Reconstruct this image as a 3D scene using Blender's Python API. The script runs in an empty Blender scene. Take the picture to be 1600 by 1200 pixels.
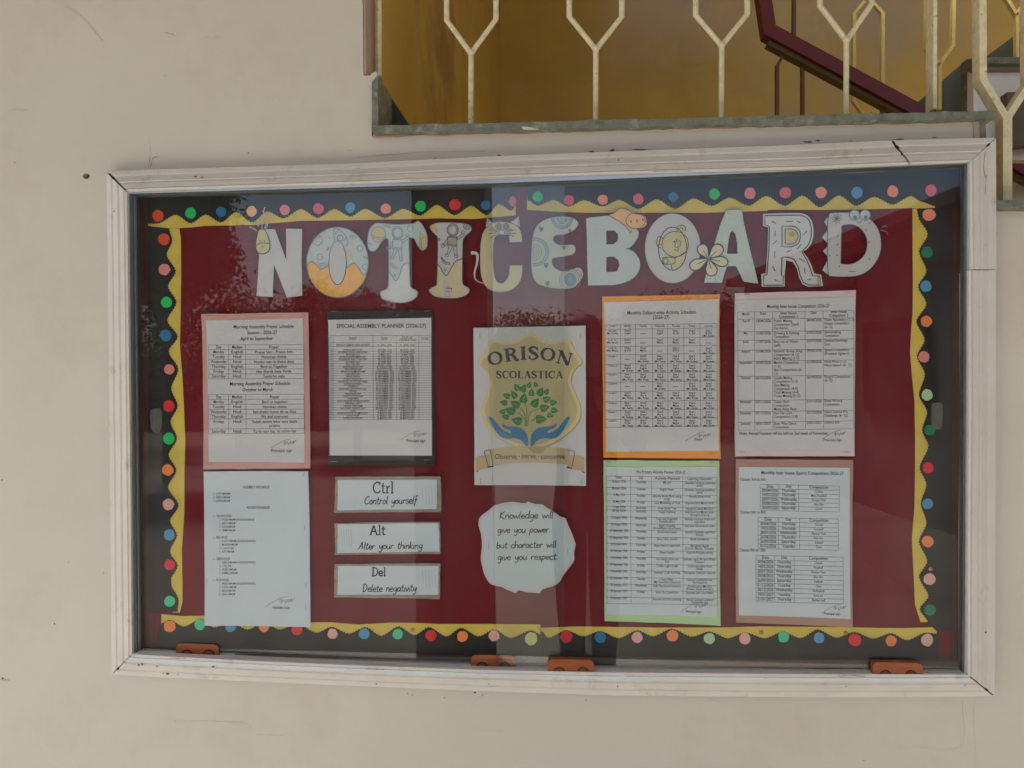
import bpy, bmesh, math, random
from mathutils import Vector, noise
from mathutils.geometry import tessellate_polygon
random.seed(7)
R_ = math.radians
S = bpy.context.scene

# ------------------------------------------------------------------ camera
F = 1156.0
YAW, PITCH, ROLL = -0.0849, -0.0093, -0.0093
CAM = Vector((0.0, -1.5, 1.55))
cy, sy, cp, sp = math.cos(YAW), math.sin(YAW), math.cos(PITCH), math.sin(PITCH)
FW = Vector((sy * cp, cy * cp, sp)); RT = Vector((cy, -sy, 0)); UP = RT.cross(FW)
RT, UP = (math.cos(ROLL) * RT + math.sin(ROLL) * UP), (-math.sin(ROLL) * RT + math.cos(ROLL) * UP)
cd = bpy.data.cameras.new('camera'); cam = bpy.data.objects.new('camera', cd)
S.collection.objects.link(cam); S.camera = cam
cd.sensor_width = 36; cd.lens = 36 * F / 1600; cd.clip_start = 0.02; cd.clip_end = 2000
from mathutils import Matrix
M3 = Matrix((RT, UP, -FW)).transposed()
cam.matrix_world = Matrix.Translation(CAM) @ M3.to_4x4()

# ------------------------------------------------------------------ light
SUN_EL, SUN_AZ = 57.0, -150.0          # azimuth from +Y towards +X
w = bpy.data.worlds.new('World'); S.world = w; w.use_nodes = True
nt = w.node_tree; bg = nt.nodes['Background']
sk = nt.nodes.new('ShaderNodeTexSky'); sk.sky_type = 'NISHITA'; sk.sun_disc = False
sk.sun_elevation = R_(SUN_EL); sk.sun_rotation = R_(SUN_AZ); sk.air_density = 1.0; sk.dust_density = 2.0; sk.ozone_density = 1.5
nt.links.new(sk.outputs[0], bg.inputs[0]); bg.inputs[1].default_value = 0.063
sd = bpy.data.lights.new('sun', 'SUN'); sd.energy = 4.6; sd.angle = R_(12); sd.color = (1, .95, .88)
sun = bpy.data.objects.new('sun', sd); S.collection.objects.link(sun)
sdir = Vector((math.sin(R_(SUN_AZ)) * math.cos(R_(SUN_EL)), math.cos(R_(SUN_AZ)) * math.cos(R_(SUN_EL)), math.sin(R_(SUN_EL))))
sun.rotation_euler = sdir.to_track_quat('Z', 'Y').to_euler(); sun.location = (0, 0, 12)
S.view_settings.view_transform = 'Standard'; S.view_settings.look = 'None'
S.view_settings.gamma = 1; S.view_settings.use_curve_mapping = False
S.view_settings.exposure = 1.45
S.render.engine = 'CYCLES'
S.cycles.max_bounces = 10; S.cycles.transparent_max_bounces = 16; S.cycles.glossy_bounces = 4; S.cycles.diffuse_bounces = 5

# ------------------------------------------------------------------ helpers
def P(px, py, y=0.0):
    """photo pixel -> the point on the vertical plane at depth y"""
    d = FW + RT * ((px - 800) / F) + UP * ((600 - py) / F)
    t = (y - CAM.y) / d.y
    return CAM + d * t

def lin(c):
    c /= 255.0
    return c / 12.92 if c <= 0.04045 else ((c + 0.055) / 1.055) ** 2.4

def rgb(r, g, b, k=1.0):
    return (min(lin(r) * k, .9), min(lin(g) * k, .9), min(lin(b) * k, .9), 1)

MATS = {}
def mat(name, col, rough=.6, var=.08, vscale=20, bump=0.0, bscale=60, metal=0.0, spec=.3, stretch=None, dark=None, dscale=4, dthr=.62, bdist=.002):
    if name in MATS: return MATS[name]
    m = bpy.data.materials.new(name); m.use_nodes = True; n = m.node_tree; N = n.nodes; L = n.links
    b = N['Principled BSDF']; b.inputs['Roughness'].default_value = rough; b.inputs['Metallic'].default_value = metal
    b.inputs['Specular IOR Level'].default_value = spec
    tc = N.new('ShaderNodeTexCoord'); mp = N.new('ShaderNodeMapping'); L.new(tc.outputs['Object'], mp.inputs[0])
    if stretch: mp.inputs['Scale'].default_value = stretch
    nz = N.new('ShaderNodeTexNoise'); nz.inputs['Scale'].default_value = vscale; nz.inputs['Detail'].default_value = 6; nz.inputs['Roughness'].default_value = .62
    L.new(mp.outputs[0], nz.inputs['Vector'])
    mr = N.new('ShaderNodeMapRange'); mr.inputs['From Min'].default_value = .25; mr.inputs['From Max'].default_value = .75
    mr.inputs['To Min'].default_value = 1 - var; mr.inputs['To Max'].default_value = 1 + var
    L.new(nz.outputs['Fac'], mr.inputs['Value'])
    mx = N.new('ShaderNodeVectorMath'); mx.operation = 'SCALE'; mx.inputs[0].default_value = col[:3]
    L.new(mr.outputs[0], mx.inputs['Scale'])
    out = mx.outputs[0]
    if dark:
        n2 = N.new('ShaderNodeTexNoise'); n2.inputs['Scale'].default_value = dscale; n2.inputs['Detail'].default_value = 9; n2.inputs['Roughness'].default_value = .7
        L.new(mp.outputs[0], n2.inputs['Vector'])
        r2 = N.new('ShaderNodeMapRange'); r2.inputs['From Min'].default_value = dthr; r2.inputs['From Max'].default_value = dthr + .12
        L.new(n2.outputs['Fac'], r2.inputs['Value'])
        mm = N.new('ShaderNodeMix'); mm.data_type = 'RGBA'; L.new(r2.outputs[0], mm.inputs['Factor'])
        L.new(out, mm.inputs['A']); mm.inputs['B'].default_value = dark
        out = mm.outputs['Result']
    L.new(out, b.inputs['Base Color'])
    if bump:
        nb = N.new('ShaderNodeTexNoise'); nb.inputs['Scale'].default_value = bscale; nb.inputs['Detail'].default_value = 5
        L.new(mp.outputs[0], nb.inputs['Vector'])
        bp = N.new('ShaderNodeBump'); bp.inputs['Strength'].default_value = bump; bp.inputs['Distance'].default_value = bdist
        L.new(nb.outputs['Fac'], bp.inputs['Height']); L.new(bp.outputs[0], b.inputs['Normal'])
    MATS[name] = m
    return m

def root_loc(p):
    while p.parent: p = p.parent
    return p.location

def obj(name, verts, faces, m, parent=None, smooth=False, mats=None, fm=None):
    o0 = root_loc(parent) if parent else Vector((0, 0, 0))
    me = bpy.data.meshes.new(name)
    me.from_pydata([tuple(Vector(v) - o0) for v in verts], [], faces)
    me.materials.append(m)
    if mats:
        for x in mats: me.materials.append(x)
        for i, k in enumerate(fm): me.polygons[i].material_index = k
    if smooth: me.polygons.foreach_set('use_smooth', [True] * len(me.polygons))
    me.update()
    o = bpy.data.objects.new(name, me); S.collection.objects.link(o)
    if parent: o.parent = parent
    return o

def thing(name, label, cat, loc, group=None):
    o = bpy.data.objects.new(name, None); S.collection.objects.link(o); o.location = loc; o.empty_display_size = .05
    o['label'] = label; o['category'] = cat
    if group: o['group'] = group
    return o

def orient(vs, tris, want=Vector((0, -1, 0))):
    out = []
    for t in tris:
        a, b, c = (Vector(vs[i]) for i in t)
        nrm = (b - a).cross(c - a)
        if nrm.length < 1e-14: continue
        out.append(tuple(t) if nrm.dot(want) > 0 else (t[0], t[2], t[1]))
    return out

def poly_geo(loops, y, th):
    """loops of photo pixels -> slab with front on plane y, th thick (first loop outer, the rest holes)"""
    W = [[P(a, b, y) for a, b in lp] for lp in loops]
    flat = [v for l in W for v in l]
    # signed areas for side walls
    tris = orient(flat, tessellate_polygon([[Vector((v.x, v.z, 0)) for v in l] for l in W]))
    n = len(flat); vs = list(flat); fs = list(tris)
    if th > 0:
        vs += [v + Vector((0, th, 0)) for v in flat]
        fs += [(c + n, b + n, a + n) for a, b, c in tris]
        k = 0
        for li, l in enumerate(W):
            m_ = len(l); A = sum(l[i].x * l[(i + 1) % m_].z - l[(i + 1) % m_].x * l[i].z for i in range(m_))
            ccw = A > 0
            if li > 0: ccw = not ccw
            for i in range(m_):
                a, b = k + i, k + (i + 1) % m_
                fs.append((a, a + n, b + n, b) if ccw else (b, b + n, a + n, a))
            k += m_
    return vs, fs

def poly(name, loops, y, th, m, parent=None):
    vs, fs = poly_geo(loops, y, th)
    return obj(name, vs, fs, m, parent)

def cr(pts, n=6, closed=False):
    """Catmull-Rom through 2D points"""
    m_ = len(pts); out = []
    rng = range(m_) if closed else range(m_ - 1)
    for i in rng:
        if closed: p0, p1, p2, p3 = pts[i - 1], pts[i], pts[(i + 1) % m_], pts[(i + 2) % m_]
        else: p0, p1, p2, p3 = pts[max(i - 1, 0)], pts[i], pts[i + 1], pts[min(i + 2, m_ - 1)]
        for k in range(n):
            t = k / n
            out.append(tuple(.5 * ((2 * p1[j]) + (-p0[j] + p2[j]) * t + (2 * p0[j] - 5 * p1[j] + 4 * p2[j] - p3[j]) * t * t + (-p0[j] + 3 * p1[j] - 3 * p2[j] + p3[j]) * t ** 3) for j in (0, 1)))
    if not closed: out.append(tuple(pts[-1]))
    return out

def ell(cx, cy_, rx, ry, n=40, a0=0, a1=360, rot=0):
    c, s = math.cos(R_(rot)), math.sin(R_(rot)); full = abs(a1 - a0) >= 360
    out = []
    for i in range(n if full else n + 1):
        a = R_(a0 + (a1 - a0) * i / n); x, y_ = rx * math.cos(a), ry * math.sin(a)
        out.append((cx + c * x - s * y_, cy_ + s * x + c * y_))
    return out

def Z(ox, oy, s, pts): return [(ox + a / s, oy + b / s) for a, b in pts]

class Ink:
    """flat ink strokes lying on a sheet: one mesh per colour"""
    def __init__(self, y, step=4e-6):
        self.v = []; self.f = []; self.y = y; self.k = 0; self.step = step
    def line(self, pts, wd, closed=False):
        n = len(pts)
        if n < 2: return
        self.k += 1; yy = self.y - self.step * (self.k % 40)
        ws = wd if isinstance(wd, (list, tuple)) else [wd] * n
        if len(ws) != n:
            ws = [ws[min(int(i / (n - 1) * (len(ws) - 1)), len(ws) - 2)] * (1 - (i / (n - 1) * (len(ws) - 1)) % 1) + ws[min(int(i / (n - 1) * (len(ws) - 1)) + 1, len(ws) - 1)] * ((i / (n - 1) * (len(ws) - 1)) % 1) for i in range(n)]
        b = len(self.v)
        for i in range(n):
            if closed: p0, p1 = pts[i - 1], pts[(i + 1) % n]
            else: p0, p1 = pts[max(i - 1, 0)], pts[min(i + 1, n - 1)]
            dx, dy = p1[0] - p0[0], p1[1] - p0[1]; L = math.hypot(dx, dy) or 1
            nx, ny = -dy / L * ws[i] / 2, dx / L * ws[i] / 2
            self.v.append(P(pts[i][0] + nx, pts[i][1] + ny, yy)); self.v.append(P(pts[i][0] - nx, pts[i][1] - ny, yy))
        for i in range(n if closed else n - 1):
            a, c = b + 2 * i, b + 2 * ((i + 1) % n)
            self.f.append((a, a + 1, c + 1, c))
    def fill(self, pts, holes=()):
        self.k += 1; yy = self.y - self.step * (self.k % 40)
        vs, fs = poly_geo([pts] + list(holes), yy, 0); b = len(self.v)
        self.v += vs; self.f += [tuple(i + b for i in f) for f in fs]
    def glyphs(self, verts, faces):
        b = len(self.v); self.v += [P(a, c, self.y) for a, c in verts]; self.f += [tuple(i + b for i in f) for f in faces]
    def build(self, name, m, parent):
        if not self.v: return None
        fs = []
        for f in self.f:
            a, b, c = (self.v[i] for i in f[:3]); n_ = (b - a).cross(c - a)
            if n_.length < 1e-16 and len(f) == 4: a, b, c = self.v[f[0]], self.v[f[2]], self.v[f[3]]; n_ = (b - a).cross(c - a)
            fs.append(f if n_.y < 0 else tuple(reversed(f)))
        return obj(name, self.v, fs, m, parent)

# ---- printed text: glyph outlines cached once from the built-in font
GL = {}
def load_glyphs():
    chars = ''.join(chr(c) for c in range(33, 127))
    for bold in (0, 1):
        cu = bpy.data.curves.new('glyph_source', 'FONT'); cu.resolution_u = 2; cu.offset = .007 if bold else .002
        o = bpy.data.objects.new('glyph_source', cu); S.collection.objects.link(o)
        def mesh(body):
            cu.body = body; dg = bpy.context.evaluated_depsgraph_get(); dg.update()
            e = o.evaluated_get(dg); me = e.to_mesh()
            r = [(v.co.x, v.co.y) for v in me.vertices], [tuple(p.vertices) for p in me.polygons]
            e.to_mesh_clear(); return r
        base = max(a for a, b in mesh('||')[0])
        for c in chars + ' ':
            vs, fs = (mesh(c) if c != ' ' else ([], []))
            adv = max(a for a, b in mesh('|' + c + '|')[0]) - base
            GL[(c, bold)] = (vs, fs, adv)
        bpy.data.objects.remove(o); bpy.data.curves.remove(cu)
load_glyphs()

def twidth(s, bold): return sum(GL[(c, bold)][2] for c in s)
def text(ink, s, x, y, size, width=None, align='l', bold=0, slope=0.0, track=1.0):
    """s at pixel x, baseline y, capital height ~ .72*size; width squeezes it"""
    tw = twidth(s, bold) * size
    k = (width / tw) if width else .86
    tw *= k
    x0 = x - (tw / 2 if align == 'c' else tw if align == 'r' else 0)
    cx = x0
    for c in s:
        vs, fs, adv = GL[(c, bold)]
        if vs:
            pts = [(cx + a * size * k, y - b * size + slope * (cx + a * size * k - x)) for a, b in vs]
            ink.glyphs(pts, fs)
        cx += adv * size * k

# ---- handwriting strokes
HW = {
'a': (.5, [[(.4,.42),(.2,.5),(.03,.25),(.15,.02),(.36,.2),(.42,.48)], [(.42,.48),(.4,.1),(.5,0)]]),
'b': (.46, [[(.08,1),(.04,0)], [(.04,.3),(.25,.5),(.4,.25),(.2,0),(.04,.1)]]),
'c': (.42, [[(.38,.42),(.2,.5),(.02,.25),(.18,0),(.4,.1)]]),
'd': (.5, [[(.4,.42),(.2,.5),(.03,.25),(.15,0),(.38,.15)], [(.44,1),(.4,.1),(.5,0)]]),
'e': (.44, [[(.05,.25),(.36,.3),(.3,.48),(.12,.45),(.03,.2),(.2,0),(.42,.1)]]),
'f': (.4, [[(.42,.9),(.27,1),(.18,.8),(.13,0),(.03,-.3)], [(.0,.46),(.35,.5)]]),
'g': (.46, [[(.38,.42),(.2,.5),(.03,.25),(.18,.05),(.38,.25)], [(.4,.48),(.36,-.2),(.2,-.42),(.03,-.3)]]),
'h': (.44, [[(.08,1),(.04,0)], [(.04,.28),(.25,.5),(.36,.35),(.36,0)]]),
'i': (.2, [[(.08,.48),(.08,.05),(.16,0)], [(.1,.68),(.12,.73)]]),
'k': (.42, [[(.08,1),(.04,0)], [(.35,.5),(.06,.22),(.4,0)]]),
'l': (.2, [[(.1,1),(.06,.1),(.16,0)]]),
'n': (.46, [[(.06,.5),(.04,0)], [(.04,.3),(.22,.5),(.36,.4),(.36,.05),(.44,0)]]),
'o': (.44, [[(.22,.5),(.03,.25),(.2,0),(.4,.25),(.24,.5),(.2,.49)]]),
'p': (.46, [[(.08,.5),(.02,-.4)], [(.05,.35),(.22,.5),(.4,.3),(.22,.02),(.05,.1)]]),
'r': (.36, [[(.06,.5),(.04,0)], [(.04,.3),(.18,.5),(.34,.44)]]),
's': (.37, [[(.32,.45),(.14,.5),(.08,.35),(.3,.18),(.25,0),(.02,.04)]]),
't': (.34, [[(.16,.85),(.12,.1),(.24,0),(.33,.08)], [(.0,.55),(.32,.58)]]),
'u': (.5, [[(.05,.5),(.06,.1),(.2,0),(.34,.15),(.4,.5)], [(.4,.5),(.37,.1),(.48,0)]]),
'v': (.38, [[(.02,.5),(.17,0),(.36,.5)]]),
'w': (.58, [[(.02,.5),(.12,.02),(.27,.4),(.4,.02),(.55,.5)]]),
'y': (.46, [[(.05,.5),(.1,.15),(.25,.12),(.4,.45)], [(.42,.5),(.36,-.2),(.18,-.4),(.05,-.25)]]),
'A': (.66, [[(-.05,-.05),(.1,.1),(.38,1)], [(.38,1),(.5,.0)], [(.12,.4),(.5,.42)]]),
'C': (.6, [[(.55,.85),(.35,1),(.08,.6),(.1,.15),(.3,0),(.55,.15)]]),
'D': (.66, [[(.15,.95),(.12,.02)], [(.0,.92),(.3,1),(.55,.6),(.4,.15),(.05,.0)]]),
'K': (.62, [[(.15,1),(.08,0)], [(.5,1),(.14,.45),(.34,.1),(.6,-.08)]]),
'.': (.2, [[(.06,.02),(.1,.05)]]), ' ': (.42, []),
}
HW2 = dict(HW)
HW2['A'] = (.66, [[(.04,0),(.3,1)], [(.3,1),(.56,0)], [(.13,.36),(.48,.36)], [(-.03,0),(.14,0)], [(.46,0),(.66,0)]])
HW2['C'] = (.66, [[(.56,.8),(.38,1),(.1,.75),(.06,.35),(.2,.03),(.45,0),(.6,.2)], [(.56,.72),(.57,.98)]])
HW2['D'] = (.66, [[(.12,1),(.12,0)], [(.0,1),(.3,1),(.56,.7),(.52,.25),(.3,0),(.0,0)]])
HW2['l'] = (.26, [[(.12,1),(.12,0)], [(.02,1),(.12,1)], [(.03,0),(.22,0)]])
HW2['r'] = (.4, [[(.12,.6),(.12,0)], [(.12,.4),(.25,.6),(.36,.55)], [(.03,.6),(.12,.6)], [(.03,0),(.24,0)]])
HW2['t'] = (.36, [[(.16,.9),(.15,.1),(.24,0),(.33,.06)], [(.02,.62),(.32,.62)]])
HW2['e'] = (.48, [[(.05,.3),(.4,.32),(.34,.55),(.16,.58),(.04,.3),(.2,0),(.44,.12)]])
def hand(ink, s, x0, x1, y, h, wd, table=HW, slant=.12, slope=0.0, jit=.02):
    tot = sum(table[c][0] for c in s); k = (x1 - x0) / tot; cx = x0
    for c in s:
        adv, st = table[c]; jy = random.uniform(-jit, jit) * h; js = random.uniform(.94, 1.06)
        for q in st:
            pts = cr(q, 5) if len(q) > 2 else q
            ink.line([(cx + (a * k) + slant * b * h, y - b * h * js + jy + slope * (cx - x0)) for a, b in pts], wd * random.uniform(.85, 1.15))
        cx += adv * k

# ---- serif capitals for the emblem (thick and thin strokes)
def serif_glyph(c):
    T_, t_ = .17, .055
    def foot(x, y_, w_=.3): return ([(x - w_ / 2, y_), (x + w_ / 2, y_)], t_)
    if c == 'O': return .86, [(ell(.42, .5, .33, .46, 28) + [(.75, .5)], [T_, .12, t_, .12, T_, .12, t_, .12, T_])]
    if c == 'I': return .42, [([(.2, 0), (.2, 1)], T_), foot(.2, .02), foot(.2, .98)]
    if c == 'R': return .84, [([(.2, 0), (.2, 1)], T_), foot(.2, .02), foot(.15, .98, .24), (cr([(.2, .97), (.45, .95), (.6, .75), (.45, .52), (.2, .5)], 6), [t_, .1, T_, .1, t_]), (cr([(.38, .5), (.55, .3), (.66, .03), (.8, .02)], 5), [.08, T_, T_, t_])]
    if c == 'S': return .66, [(cr([(.52, .72), (.44, .93), (.26, .97), (.11, .8), (.2, .6), (.42, .42), (.53, .22), (.4, .04), (.2, .02), (.09, .25)], 5), [t_, .07, .1, .15, T_, T_, .14, .08, .07, t_]), ([(.53, .7), (.54, .98)], t_), ([(.08, .02), (.08, .3)], t_)]
    if c == 'N': return .88, [([(.16, 0), (.16, .97)], .07), ([(.14, .97), (.7, .03)], T_), ([(.72, 0), (.72, 1)], .07), foot(.16, .02, .26), foot(.1, .98, .2), foot(.72, .98, .26)]
    if c == 'C': return .76, [(cr([(.64, .7), (.58, .9), (.42, .97), (.2, .85), (.1, .5), (.2, .14), (.44, .03), (.6, .12), (.67, .28)], 5), [t_, t_, .08, .14, T_, .14, .08, t_, t_]), ([(.66, .66), (.66, .99)], t_)]
    if c == 'L': return .68, [([(.2, 0), (.2, 1)], T_), foot(.2, .98), ([(.05, .02), (.6, .02)], t_), ([(.6, .02), (.62, .28)], t_)]
    if c == 'A': return .84, [([(.14, .0), (.42, 1)], .06), ([(.42, 1), (.68, 0)], T_), ([(.24, .36), (.56, .36)], t_), foot(.14, .02, .24), foot(.69, .02, .28)]
    if c == 'T': return .76, [([(.38, 0), (.38, 1)], T_), foot(.38, .02), ([(.06, .97), (.7, .97)], t_), ([(.06, .97), (.04, .7)], t_), ([(.7, .97), (.72, .7)], t_)]
    return .4, []
def serif(ink, s, xs, base, h, arc=0.0, bold=1.0):
    """xs=(x0,x1); base baseline; arc lifts the middle by arc px"""
    tot = sum(serif_glyph(c)[0] for c in s); k = (xs[1] - xs[0]) / tot; cx = xs[0]; mid = (xs[0] + xs[1]) / 2; half = (xs[1] - xs[0]) / 2
    for c in s:
        adv, st = serif_glyph(c); gx = cx + adv * k / 2; u = (gx - mid) / half
        by = base - arc * (1 - u * u); rot = math.atan(2 * arc * u / half) * .9
        for pts, wd in st:
            q = []
            for a, b in pts:
                lx, ly = (a - adv / 2) * k, -b * h
                q.append((gx + lx * math.cos(rot) - ly * math.sin(rot), by + lx * math.sin(rot) + ly * math.cos(rot)))
            f = k * bold
            ink.line(q, [x * f for x in wd] if isinstance(wd, list) else wd * f)
        cx += adv * k

def tube(pts, r, n=8, flat=None, caps=True):
    """swept bar through world points; flat=(half width, half depth) for a flat bar"""
    vs, fs = [], []
    m_ = len(pts); up0 = Vector((0, 1, 0))
    for i, p in enumerate(pts):
        d = (pts[min(i + 1, m_ - 1)] - pts[max(i - 1, 0)]).normalized()
        a = up0 - d * up0.dot(d)
        if a.length < .1: a = Vector((1, 0, 0)) - d * d.x
        a.normalize(); b = d.cross(a)
        sc = 1.0
        if 0 < i < m_ - 1:
            c = (pts[i] - pts[i - 1]).normalized().dot((pts[i + 1] - pts[i]).normalized()); sc = 1 / max(math.sqrt((1 + c) / 2), .5)
        if flat:
            for sx, sz in ((1, 1), (1, -1), (-1, -1), (-1, 1)): vs.append(p + b * flat[0] * sx * sc + a * flat[1] * sz)
        else:
            for k in range(n):
                t = 2 * math.pi * k / n; vs.append(p + a * math.cos(t) * r + b * math.sin(t) * r * sc)
    q = 4 if flat else n
    for i in range(m_ - 1):
        for k in range(q):
            fs.append((i * q + k, i * q + (k + 1) % q, (i + 1) * q + (k + 1) % q, (i + 1) * q + k))
    fs.append(tuple(reversed(range(q)))); fs.append(tuple((m_ - 1) * q + k for k in range(q)))
    return vs, fs
def merge(*g):
    V, Fc = [], []
    for v, f in g:
        b = len(V); V += v; Fc += [tuple(i + b for i in x) for x in f]
    return V, Fc
def box(x0, x1, y0, y1, z0, z1):
    v = [Vector((x, y, z)) for x in (x0, x1) for y in (y0, y1) for z in (z0, z1)]
    return v, [(0, 1, 3, 2), (4, 6, 7, 5), (0, 4, 5, 1), (2, 3, 7, 6), (0, 2, 6, 4), (1, 5, 7, 3)]

# ------------------------------------------------------------------ materials
K = 1.5      # photographed paper/paint tone -> surface colour under this light
WALL = mat('painted_plaster', rgb(207, 201, 188, 1.0), .55, .06, 1.6, .55, 14, spec=.25, dark=rgb(201, 193, 179, 1), dscale=1.5, dthr=.52, bdist=.003)
WALLP = mat('pink_plaster_edge', rgb(182, 150, 134, 1.0), .6, .1, 30, .3, 80)
FRAME = mat('cream_painted_wood', rgb(214, 209, 201, 1.0), .5, .06, 9, .5, 40, spec=.3, dark=rgb(194, 182, 170), dscale=16, dthr=.58, bdist=.0012)
FRAMEV = FRAME
CRK = mat('crack_line', rgb(138, 120, 104), .8, .2)
CHIP = mat('chipped_paint', rgb(122, 90, 74), .8, .3, 300)
FAINT = mat('faint_plaster_line', rgb(203, 192, 176), .7, .1)
SMUDGE = mat('grey_smudge', rgb(188, 178, 163), .7, .1)
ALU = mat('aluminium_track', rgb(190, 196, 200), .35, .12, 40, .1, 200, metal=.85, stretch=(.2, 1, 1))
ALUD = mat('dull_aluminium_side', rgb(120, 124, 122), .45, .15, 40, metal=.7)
CLOTH = mat('maroon_cloth', rgb(96, 17, 26, 1.35), .85, .07, 7, .25, 900, spec=.1, bdist=.0004)
LEDGE = mat('brown_board', rgb(88, 74, 60, 1.2), .7, .1, 20)
BLACKP = mat('black_card', rgb(40, 39, 38, 1.1), .75, .15, 8, .3, 30, spec=.15)
YELLOW = mat('yellow_crepe_paper', rgb(182, 160, 72, K), .7, .12, 22, .9, 40, spec=.15)
def paper(name, r, g, b, k=1.72, rough=.7): return mat(name, rgb(r, g, b, k), rough, .025, 14, .35, 22, spec=.2, bdist=.0012)
WHITEP = paper('white_paper', 164, 163, 164)
BLUEP = paper('bluish_paper', 158, 166, 170)
PINKC = paper('pink_card', 186, 138, 130, 1.35)
LPINKC = paper('pale_pink_card', 176, 156, 156)
ORANGEC = paper('orange_card', 205, 128, 42, 1.45)
GREENC = paper('pale_green_card', 158, 186, 140, 1.35)
BROWNC = paper('brown_card', 140, 108, 94)
BLACKC = paper('black_backing_card', 48, 47, 47, 1.2)
GREYEDGE = mat('grey_shaded_border', rgb(126, 117, 104, K), .75, .28, 60, stretch=(1, 1, 3))
INKB = mat('black_print', rgb(38, 36, 40, 1.3), .7, .1)
INKL = mat('grey_print', rgb(84, 82, 86, 1.3), .7, .1)
PEN = mat('dark_pen_line', rgb(48, 58, 62, 1.3), .6, .1)
PENL = mat('thin_pencil_line', rgb(104, 116, 120, 1.3), .6, .1)
LBLUE = paper('pale_blue_crayon', 151, 158, 158)
LGREY = paper('grey_white_paper', 156, 154, 155)
OCHRE = mat('orange_crayon', rgb(196, 146, 68, K), .7, .12, 60)
CREAM = mat('cream_crayon', rgb(172, 160, 118, K), .7, .08, 50)
LGREEN = mat('pale_green_crayon', rgb(158, 165, 158, 1.65), .7, .06, 80)
CATOR = mat('light_orange_crayon', rgb(192, 150, 104, K), .7, .1, 60)
RING = mat('blue_crayon', rgb(120, 152, 166, K), .7, .1, 60)
SLATE = mat('slate_crayon', rgb(92, 106, 110, K), .7, .1, 60)
STEEL = mat('staple_steel', rgb(150, 150, 150, 1.2), .35, .05, metal=.6)
BRASS = mat('brass_pin', rgb(170, 130, 60, 1.2), .3, .05, metal=.9)

# glass: a real 4 mm pane; each face reflects by Fresnel and lets the rest straight through
def glass_mat():
    m = bpy.data.materials.new('window_glass'); m.use_nodes = True; N = m.node_tree.nodes; L = m.node_tree.links; N.clear()
    o = N.new('ShaderNodeOutputMaterial'); g = N.new('ShaderNodeBsdfGlossy'); t = N.new('ShaderNodeBsdfTransparent'); x = N.new('ShaderNodeMixShader')
    g.inputs['Roughness'].default_value = .0; t.inputs['Color'].default_value = (.975, .985, .98, 1)
    ge = N.new('ShaderNodeNewGeometry'); d = N.new('ShaderNodeVectorMath'); d.operation = 'DOT_PRODUCT'
    L.new(ge.outputs['Incoming'], d.inputs[0]); L.new(ge.outputs['Normal'], d.inputs[1])
    def mth(op, a, b=None):
        n = N.new('ShaderNodeMath'); n.operation = op
        if hasattr(a, 'links'): L.new(a, n.inputs[0])
        else: n.inputs[0].default_value = a
        if b is not None:
            if hasattr(b, 'links'): L.new(b, n.inputs[1])
            else: n.inputs[1].default_value = b
        return n.outputs[0]
    c = mth('ABSOLUTE', d.outputs['Value']); q = mth('POWER', mth('SUBTRACT', 1.0, c), 5.0)
    fr = mth('ADD', mth('MULTIPLY', q, .95), .036)
    # faint smeary dust film; its pale colour also stands in for haze
    L.new(fr, x.inputs[0]); L.new(t.outputs[0], x.inputs[1]); L.new(g.outputs[0], x.inputs[2])
    tc = N.new('ShaderNodeTexCoord'); mp = N.new('ShaderNodeMapping'); mp.inputs['Scale'].default_value = (1, 1, .35); L.new(tc.outputs['Object'], mp.inputs[0])
    n1 = N.new('ShaderNodeTexNoise'); n1.inputs['Scale'].default_value = 9; n1.inputs['Detail'].default_value = 8; n1.inputs['Roughness'].default_value = .65; L.new(mp.outputs[0], n1.inputs['Vector'])
    mr = N.new('ShaderNodeMapRange'); mr.inputs['From Min'].default_value = .4; mr.inputs['From Max'].default_value = .75; mr.inputs['To Min'].default_value = .003; mr.inputs['To Max'].default_value = .022; L.new(n1.outputs['Fac'], mr.inputs['Value'])
    df = N.new('ShaderNodeBsdfDiffuse'); df.inputs['Color'].default_value = (.7, .68, .65, 1); x2 = N.new('ShaderNodeMixShader')
    L.new(mr.outputs[0], x2.inputs[0]); L.new(x.outputs[0], x2.inputs[1]); L.new(df.outputs[0], x2.inputs[2]); L.new(x2.outputs[0], o.inputs['Surface'])
    return m
GLASS = glass_mat()
GEDGE = mat('glass_edge', rgb(120, 140, 130), .2, .1, spec=.6)

# ------------------------------------------------------------------ setting: ground and approach
Y_BACK = -.006; Y_CLOTH = -.008
gv, gf = [], []
PAVE = mat('concrete_paving', (.13, .115, .10, 1), .85, .25, 1.2, .3, 12)
PAVE2 = mat('dusty_ground', (.14, .12, .095, 1), .95, .3, .4, .3, 5)
g = obj('ground', *box(-300, 300, -300, 60, -.3, 0), PAVE2); g['kind'] = 'structure'
fl0 = obj('bounce_floor', *box(-6, 6, -2.5, -.002, .004, .05), mat('pale_bounce_floor', (.56, .53, .47, 1), .5, .08, 3)); fl0['kind'] = 'structure'  # pale floor added out of view to bounce sunlight up onto the wall
pv = bpy.data.objects.new('paving', None); S.collection.objects.link(pv); pv['kind'] = 'structure'
smesh = None
for i in range(14):
    for j in range(2, 10):
        if smesh is None:
            o = obj('slab', *box(-.595, .595, -.595, .595, .004, .03), PAVE, pv); smesh = o.data
        else:
            o = bpy.data.objects.new('slab', smesh); S.collection.objects.link(o); o.parent = pv
        o.location = (-8.4 + i * 1.192 + .6, -.72 - j * 1.193, random.uniform(-.003, .003))

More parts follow.
